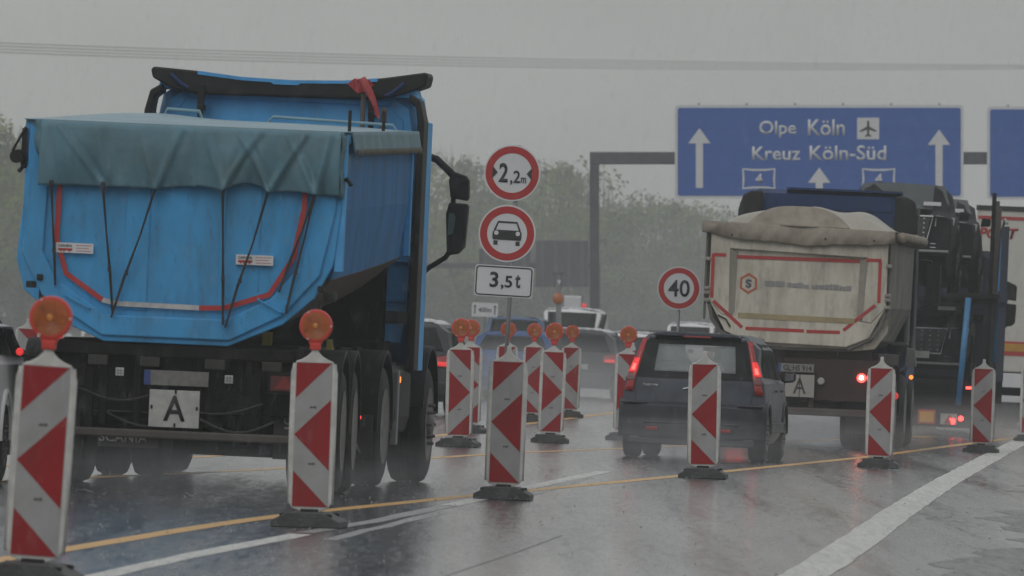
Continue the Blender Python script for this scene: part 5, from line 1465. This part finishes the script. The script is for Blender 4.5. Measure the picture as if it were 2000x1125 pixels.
FY = 430.0
FG = thing('sign_gantry', 'distant hazy gantry seen from behind with dark message panels', 'gantry')
p0 = at(845, 600, FY); FG.location = (p0.x, FY, gz(p0.x, FY))
def fp(px, py): p = at(px, py, FY); return p.x - FG.location.x, p.z - FG.location.z
b = MB(); xa, zt = fp(700, 514); xb, zb = fp(1168, 524); b.bx(xa, xb, -.3, .3, zb, zt); b.build('gantry_beam', gantm, FG)
b = MB()
for px in (702, 1166): x, _ = fp(px, 0); b.bx(x - .12, x + .12, -.2, .2, -.5, zt)
b.build('gantry_post', gantm, FG)
for xa, xb, ya, yb in ((936, 1036, 486, 560), (1046, 1150, 470, 560)):
    a = fp(xa, ya); c_ = fp(xb, yb); b = MB(); b.bx(a[0], c_[0], -.9, -.3, c_[1], a[1]); o = b.build('message_panel', mat('panel_back', (.055, .06, .085), .6), FG, bevel=.03)
    b = MB()
    for i in range(4): xx = a[0] + (c_[0] - a[0]) * (i + .5) / 4; b.bx(xx - .06, xx + .06, -1.0, -.9, c_[1], a[1])
    b.build('panel_rib', gantm, o)

# warning trailer with amber lamp, far
WY = 292.0
wpx = at(1091, 650, WY); WTN = thing('warning_light_mast', 'far mast with orange lamp and small reflector plate above the queue', 'warning light'); WTN.location = (wpx.x, WY, gz(wpx.x, WY))
def wp(px, py): p = at(px, py, WY); return p.x - WTN.location.x, p.z - WTN.location.z
b = MB(); _, zt = wp(1091, 530); b.bx(-.07, .07, .0, .08, 0, zt); b.build('mast', steel, WTN)
x, z = wp(1090, 583); b = MB(); b.lathe([(-.08, .08), (-.05, .13), (0, .145)], (x, 0, z), 'y', 20); b.build('amber_lamp', lensm, WTN, auto=True)
x, z = wp(1090, 534); b = MB(); b.bx(x - .14, x + .14, -.02, .02, z - .03, z + .03); b.bx(x - .10, x - .06, -.02, 0, z - .36, z - .03); b.bx(x + .06, x + .10, -.02, 0, z - .36, z - .03); b.build('top_plate', signback, WTN)
x, z = wp(1092, 552); b = MB(); b.prism([(x - .05, z + .06), (x + .05, z + .06), (x, z - .06)], -.03, .0); b.build('reflector_plate', signwhite, WTN)
BX = thing('service_lorry', 'small white cabin of a works lorry standing above the white van roof', 'truck', frame(at(1120, 0, 345).x, 345, .08))
Mi = BX.matrix_world.inverted()
a = Mi @ at(1101, 577, 345); c = Mi @ at(1135, 612, 345)
b = MB(); b.bx(a.x, c.x, 0, .8, c.z, a.z); b.build('equipment_cabin', signwhite, BX, bevel=.04)
b = MB(); b.bx(-.9, .9, -.2, 4.0, .6, 1.3); b.bx(-.3, .2, 0, .6, 1.3, c.z); b.bx(a.x - .04, a.x, 0, .04, 1.3, a.z); b.bx(c.x, c.x + .05, 0, .04, 1.3, a.z); b.build('platform', steel, BX)
for s in (1, -1):
    for y in (.6, 3.4): wheel(BX, s * .8, y, .42, .3, s, n=16)
p_ = Mi @ at(1141, 597, 345); lamp_obj(BX, 'red_lamp', p_.x, p_.z, 0, .07, redlit)
#@@NATURE
# ------------------------------------------------------------------ power lines
for i, (yl, yr) in enumerate(((84, 127), (90, 129.5), (96, 132), (102, 134.5))):
    pts = []
    for j in range(41):
        t = -0.6 + 2.2 * j / 40
        px = 2000 * t
        s = 40 * (1 - t) + 23 * t
        py = yl + (yr - yl) * t + 9 * (1 - (2 * t - 1) ** 2) * (1 + .12 * i)
        pts.append(at(px, py, FOC / s))
    b = MB(); b.tube(pts, .020 + .002 * (i % 2), 6)
    o = b.build('power_line', mat('aluminium_cable', (.12, .12, .12), .5, .2))
    tag(o, ['topmost', 'second from top', 'third from top', 'lowest'][i] + ' of the four overhead power cables crossing the grey sky', 'power cable', 'overhead power cables')

# ------------------------------------------------------------------ trees
def leafmat(name, a, c_):
    m = mat(name, a, .8, dirt=c_, damt=1.0, dscale=.45, spec=.15)
    t = m.node_tree; N = t.nodes; Lk = t.links
    tc_ = N.new('ShaderNodeTexCoord'); sb = N.new('ShaderNodeVectorMath'); sb.operation = 'SUBTRACT'; sb.inputs[1].default_value = (0, 0, 6.5)
    Lk.new(tc_.outputs['Object'], sb.inputs[0])
    nm = N.new('ShaderNodeVectorMath'); nm.operation = 'NORMALIZE'; Lk.new(sb.outputs[0], nm.inputs[0])
    vt = N.new('ShaderNodeVectorTransform'); vt.vector_type = 'NORMAL'; vt.convert_from = 'OBJECT'; vt.convert_to = 'WORLD'; Lk.new(nm.outputs[0], vt.inputs[0])
    ge = N.new('ShaderNodeNewGeometry'); mx = N.new('ShaderNodeMix'); mx.data_type = 'VECTOR'; mx.inputs[0].default_value = .7
    Lk.new(ge.outputs['Normal'], mx.inputs[4]); Lk.new(vt.outputs[0], mx.inputs[5])
    n2 = N.new('ShaderNodeVectorMath'); n2.operation = 'NORMALIZE'; Lk.new(mx.outputs[1], n2.inputs[0])
    Lk.new(n2.outputs[0], N['Principled BSDF'].inputs['Normal'])
    return m
lm = [leafmat('leaves_spring', (.19, .25, .06), (.115, .15, .045)), leafmat('leaves_dark', (.15, .19, .065), (.09, .115, .045)), leafmat('leaves_yellow', (.24, .28, .06), (.14, .17, .045))]
bark = mat('wet_bark', (.05, .042, .035), .8, dirt=(.03, .026, .022), damt=.8)
def tree_mesh(seed, H, W):
    r_ = random.Random(seed)
    tr = MB(); lf = MB()
    tr.tube([(0, 0, -.5), (r_.uniform(-.1, .1), 0, H * .3), (r_.uniform(-.3, .3), r_.uniform(-.3, .3), H * .62), (r_.uniform(-.3, .3), 0, H * .9)], W * .045, 7, r2=.04)
    clumps = []
    n = 24
    for i in range(n):
        a = r_.uniform(0, 6.28); t = r_.uniform(.22, .98)
        rad = W / 2 * math.sin(math.pi * min(1, (t * .85 + .12))) ** .6 * r_.uniform(.35, 1.0)
        c = Vector((math.cos(a) * rad, math.sin(a) * rad, H * t))
        clumps.append((c, W * r_.uniform(.10, .21)))
        tr.tube([(0, 0, H * t * .55), (c.x * .5, c.y * .5, H * t * .78), tuple(c)], W * .014, 5, r2=.02)
    for c, cr in clumps:
        for _ in range(230):
            d = Vector((r_.gauss(0, 1), r_.gauss(0, 1), r_.gauss(0, .8))); d.normalize()
            p = c + d * cr * r_.uniform(.3, 1.15) ** .8
            s = r_.uniform(.08, .20) * H / 13
            u = Vector((r_.gauss(0, 1), r_.gauss(0, 1), r_.gauss(0, 1))).normalized(); v = u.orthogonal().normalized()
            w_ = u.cross(v)
            lf.add([p + v * s, p + w_ * s * .6, p - v * s, p - w_ * s * .6], [(0, 1, 2, 3)])
    for _ in range(40):      # twigs sticking out of the crown top
        a = r_.uniform(0, 6.28); rad = W / 2 * r_.uniform(0, .7)
        x, y = math.cos(a) * rad, math.sin(a) * rad; z = H * (1.0 - .25 * (rad / W * 2) ** 2)
        tr.tube([(x, y, z - 1.2), (x + r_.uniform(-.3, .3), y, z + r_.uniform(-.1, .9))], .03, 4, cap=False, r2=.01)
    return tr, lf
TP = []
for i in range(4):
    H, W = ((14, 8.5), (12, 8), (15, 7), (11, 9))[i]
    rt = thing('tree', 'x', 'tree'); tr, lf = tree_mesh(20 + i, H, W)
    tr.build('trunk', bark, rt); lf.build('crown', lm[i % 3], rt)
    TP.append([rt, False, H])
TY = []
r_ = random.Random(4)
def add_tree(px, top, Y, i, lab, wide=1.0):
    rt, used, H = TP[i]
    X = (px - 1000) * Y / FOC; g_ = gz(X, Y)
    zt = CAMZ + (733 - top) * Y / FOC
    if used: o = copy_tree(rt)
    else: o = rt; TP[i][1] = True
    sc_ = (zt - g_) / H
    o.location = (X, Y, g_); o.scale = (sc_ * wide, sc_ * wide, sc_); o.rotation_euler = (0, 0, r_.uniform(0, 6))
    tag(o, lab, 'tree', 'trees along the motorway behind the queue')
kinds = ['rain blurred green tree', 'hazy bushy tree', 'tall thin hazy tree', 'pale yellow-green broad tree']
LT = [(-40, 225, 700, 2, 'at the left picture edge, tallest'), (25, 262, 660, 1, 'left of the tipper roller, beside the left edge'), (90, 250, 720, 0, 'just above the left corner of the blue trailer'), (150, 246, 760, 2, 'peeping over the teal tarpaulin left end'), (-20, 330, 560, 3, 'low, at the left edge behind the silver car'), (45, 380, 560, 3, 'low, left of the blue tailgate'),
      (858, 300, 700, 2, 'right behind the tractor mirror'), (905, 320, 720, 0, 'between tractor mirror and width limit sign'), (960, 352, 700, 1, 'behind the round width limit sign'), (1010, 345, 720, 3, 'behind the sign post right side'), (1062, 332, 700, 0, 'right of the width limit sign, tallest of the middle clump'), (1110, 346, 690, 3, 'left of the gantry post'), (1148, 388, 710, 1, 'directly behind the gantry post'), (1182, 462, 730, 2, 'in the dip right of the gantry post'),
      (1225, 408, 760, 3, 'right of the dip beside the gantry post'), (1270, 398, 780, 1, 'above the 40 sign left side'), (1318, 402, 770, 0, 'above the 40 sign'), (1362, 412, 760, 3, 'left of the cream tipper cover'), (1410, 430, 780, 1, 'peeping over the cream tipper left corner'),
      (900, 420, 560, 3, 'low, below the tractor mirror'), (985, 430, 570, 0, 'low, behind the car prohibition disc'), (1070, 425, 560, 1, 'low, above the distant gantry panels'), (1135, 440, 575, 3, 'low, touching the gantry post left side'), (1215, 480, 600, 0, 'low, right of the gantry post'), (1290, 485, 600, 1, 'low, directly behind the 40 sign'), (1370, 480, 610, 0, 'low, beside the cream tipper tailgate')]
for n_, (px, top, Y, pos) in enumerate([(a, b_, c_, e) for a, b_, c_, d_, e in LT]):
    i = LT[n_][3]; add_tree(px, top, Y, i, kinds[i] + ' ' + pos, 1.15)
# far hedge / scrub mass under the trees
b = MB(); hr = random.Random(9)
for _ in range(16000):
    X = hr.uniform(-36, 26); Y = hr.uniform(640, 700)
    if Y < 640 + 0: continue
    h = 4.5 + 1.6 * math.sin(X * .4) + 1.2 * math.sin(X * 1.3 + 1)
    z = gz(X, Y) + h * hr.random() ** .7; s = hr.uniform(.2, .5)
    u = Vector((hr.gauss(0, 1), hr.gauss(0, 1), hr.gauss(0, 1))).normalized(); v = u.orthogonal().normalized(); w_ = u.cross(v); p = Vector((X, Y, z))
    b.add([p + v * s, p + w_ * s * .6, p - v * s, p - w_ * s * .6], [(0, 1, 2, 3)])
o = b.build('undergrowth', lm[1]); tag(o, 'dense green roadside scrub below the distant trees', 'bushes', kind='stuff')

# ------------------------------------------------------------------ guard rail posts of the far side
# (left out: nothing of it shows through the spray)

# ------------------------------------------------------------------ loose grit on the wet road
grit = MB(); gr_ = random.Random(17)
for _ in range(150):
    Y = gr_.uniform(58, 110); e = 1.72 + .057 * (Y - 69); X = e + gr_.uniform(-4.5, 2.2)
    s = gr_.uniform(.003, .008); z = gz(X, Y) + .012
    grit.add([(X - s, Y, z), (X + s, Y, z), (X, Y + s, z), (X, Y - s, z), (X + s * .2, Y, z + s * 1.4)], [(0, 3, 4), (3, 1, 4), (1, 2, 4), (2, 0, 4)])
o = grit.build('road_grit', mat('dark_grit', (.03, .03, .03), .7)); tag(o, 'small dark stones and grit scattered on the wet road', 'grit', kind='stuff')

# ------------------------------------------------------------------ rain: drops in the air and splashes on the road
rainm = mat('rain_water', (.8, .82, .85), .25, alpha=.13, spec=.6)
rr2 = random.Random(23)
b = MB()
for _ in range(7000):
    Y = 22 + 150 * rr2.random() ** .8
    X = rr2.uniform(-.047, .047) * Y; zc = CAMZ + rr2.uniform(-.016, .034) * Y
    if zc < gz(X, Y) + .05: continue
    l = rr2.uniform(.025, .06); r = rr2.uniform(.0007, .0014); dx = l * .10
    b.add([(X - r, Y, zc), (X + r, Y, zc), (X, Y + r, zc), (X + dx, Y, zc + l), (X - dx * .2, Y, zc - l * .25)], [(0, 1, 3), (1, 2, 3), (2, 0, 3), (0, 4, 1), (1, 4, 2), (2, 4, 0)])
o = b.build('rain', rainm); tag(o, 'fine slanting rain falling over the whole motorway', 'rain', kind='stuff')
splash = mat('splash_water', (.7, .72, .74), .2, alpha=.55)
b = MB()
for _ in range(5200):
    Y = 55 + 120 * rr2.random() ** 1.2; e = 1.72 + .057 * (Y - 69); X = e + rr2.uniform(-9, 1.5)
    z = gz(X, Y) + .012
    for _k in range(3):
        a = rr2.uniform(0, 6.28); r = rr2.uniform(.004, .02); h = rr2.uniform(.004, .028); s = rr2.uniform(.0014, .0034)
        x, y = X + math.cos(a) * r, Y + math.sin(a) * r
        b.add([(x - s, y, z + h), (x + s, y, z + h), (x, y + s, z + h), (x, y, z + h + s * 1.6), (x, y, z + h - s * 2)], [(0, 1, 3), (1, 2, 3), (2, 0, 3), (0, 4, 1), (1, 4, 2), (2, 4, 0)])
o = b.build('rain_splashes', splash); tag(o, 'tiny splashes of raindrops hitting the wet road surface', 'water splashes', kind='stuff')

# ------------------------------------------------------------------ wheel spray: low mist hanging over the lanes
def spray(name, M, dims, dens, lab):
    m = bpy.data.materials.new(name + '_mist'); m.use_nodes = True; t = m.node_tree; t.nodes.remove(t.nodes['Principled BSDF'])
    pv = t.nodes.new('ShaderNodeVolumePrincipled'); pv.inputs['Color'].default_value = (.92, .93, .95, 1); pv.inputs['Anisotropy'].default_value = .2
    tc_ = t.nodes.new('ShaderNodeTexCoord'); gd = t.nodes.new('ShaderNodeTexGradient'); gd.gradient_type = 'SPHERICAL'
    mp_ = t.nodes.new('ShaderNodeMapping'); mp_.inputs['Location'].default_value = (0, 0, 0)
    t.links.new(tc_.outputs['Object'], mp_.inputs[0]); t.links.new(mp_.outputs[0], gd.inputs[0])
    nn = t.nodes.new('ShaderNodeTexNoise'); nn.inputs['Scale'].default_value = 3.5; nn.inputs['Detail'].default_value = 2
    t.links.new(tc_.outputs['Object'], nn.inputs['Vector'])
    a_ = t.nodes.new('ShaderNodeMath'); a_.operation = 'MULTIPLY'; t.links.new(gd.outputs['Fac'], a_.inputs[0]); t.links.new(nn.outputs['Fac'], a_.inputs[1])
    c_ = t.nodes.new('ShaderNodeMath'); c_.operation = 'MULTIPLY'; c_.inputs[1].default_value = dens; t.links.new(a_.outputs[0], c_.inputs[0]); t.links.new(c_.outputs[0], pv.inputs['Density'])
    t.links.new(pv.outputs[0], t.nodes['Material Output'].inputs['Volume'])
    b = MB(); n = 20; prof = [(math.cos(math.pi * i / 10), math.sin(math.pi * i / 10) + 1e-3) for i in range(11)]
    b.lathe(prof, (0, 0, 0), 'z', n)
    o = b.build(name, m); o.matrix_world = M @ Matrix.Diagonal((dims[0], dims[1], dims[2], 1)); tag(o, lab, 'water spray', kind='stuff'); return o
SPR = [(frame(-2.6, 91.5, .06) @ Matrix.Translation((.0, 0, .15)), (1.9, 3.2, .30), .28, 'spray thrown up around the rear wheels of the blue trailer'),
       (frame(-1.2, 98.5, .09) @ Matrix.Translation((0, 0, .1)), (1.0, 5, .38), .16, 'spray beside the wheels of the blue tractor unit'),
       (frame(2.0, 131, .1) @ Matrix.Translation((0, 0, .15)), (1.5, 3, .40), .50, 'spray around the wheels of the slate hatchback'),
       (frame(3.9, 154, .1) @ Matrix.Translation((0, 0, .15)), (2.0, 5, .48), .40, 'spray behind the wheels of the cream tipper'),
       (frame(7.2, 181, .1) @ Matrix.Translation((0, 0, .15)), (2.6, 6, .55), .35, 'spray behind the car transporter and the box lorry'),
       (frame(.4, 205, .1) @ Matrix.Translation((0, 0, .3)), (5.0, 26, 1.2), .065, 'wide bank of spray among the queueing cars in the middle')]
SPR.append((Matrix.Translation((14, 450, 2.0)), (90, 170, 15), .0052, 'bank of mist and rain spray hanging in front of the distant trees'))
for M, dm, dn, lab in SPR: spray('wheel_spray', M, dm, dn, lab)

# ------------------------------------------------------------------ haze
hm = bpy.data.materials.new('rain_haze'); hm.use_nodes = True; t = hm.node_tree; t.nodes.remove(t.nodes['Principled BSDF'])
pv = t.nodes.new('ShaderNodeVolumePrincipled'); pv.inputs['Color'].default_value = (.90, .93, .93, 1); pv.inputs['Density'].default_value = 0.00050
t.links.new(pv.outputs[0], t.nodes['Material Output'].inputs['Volume'])
b = MB(); b.bx(-420, 420, -45, 1500, -22, 42)
o = b.build('haze', hm); tag(o, 'thin grey rain haze over the whole motorway', 'haze', kind='stuff')
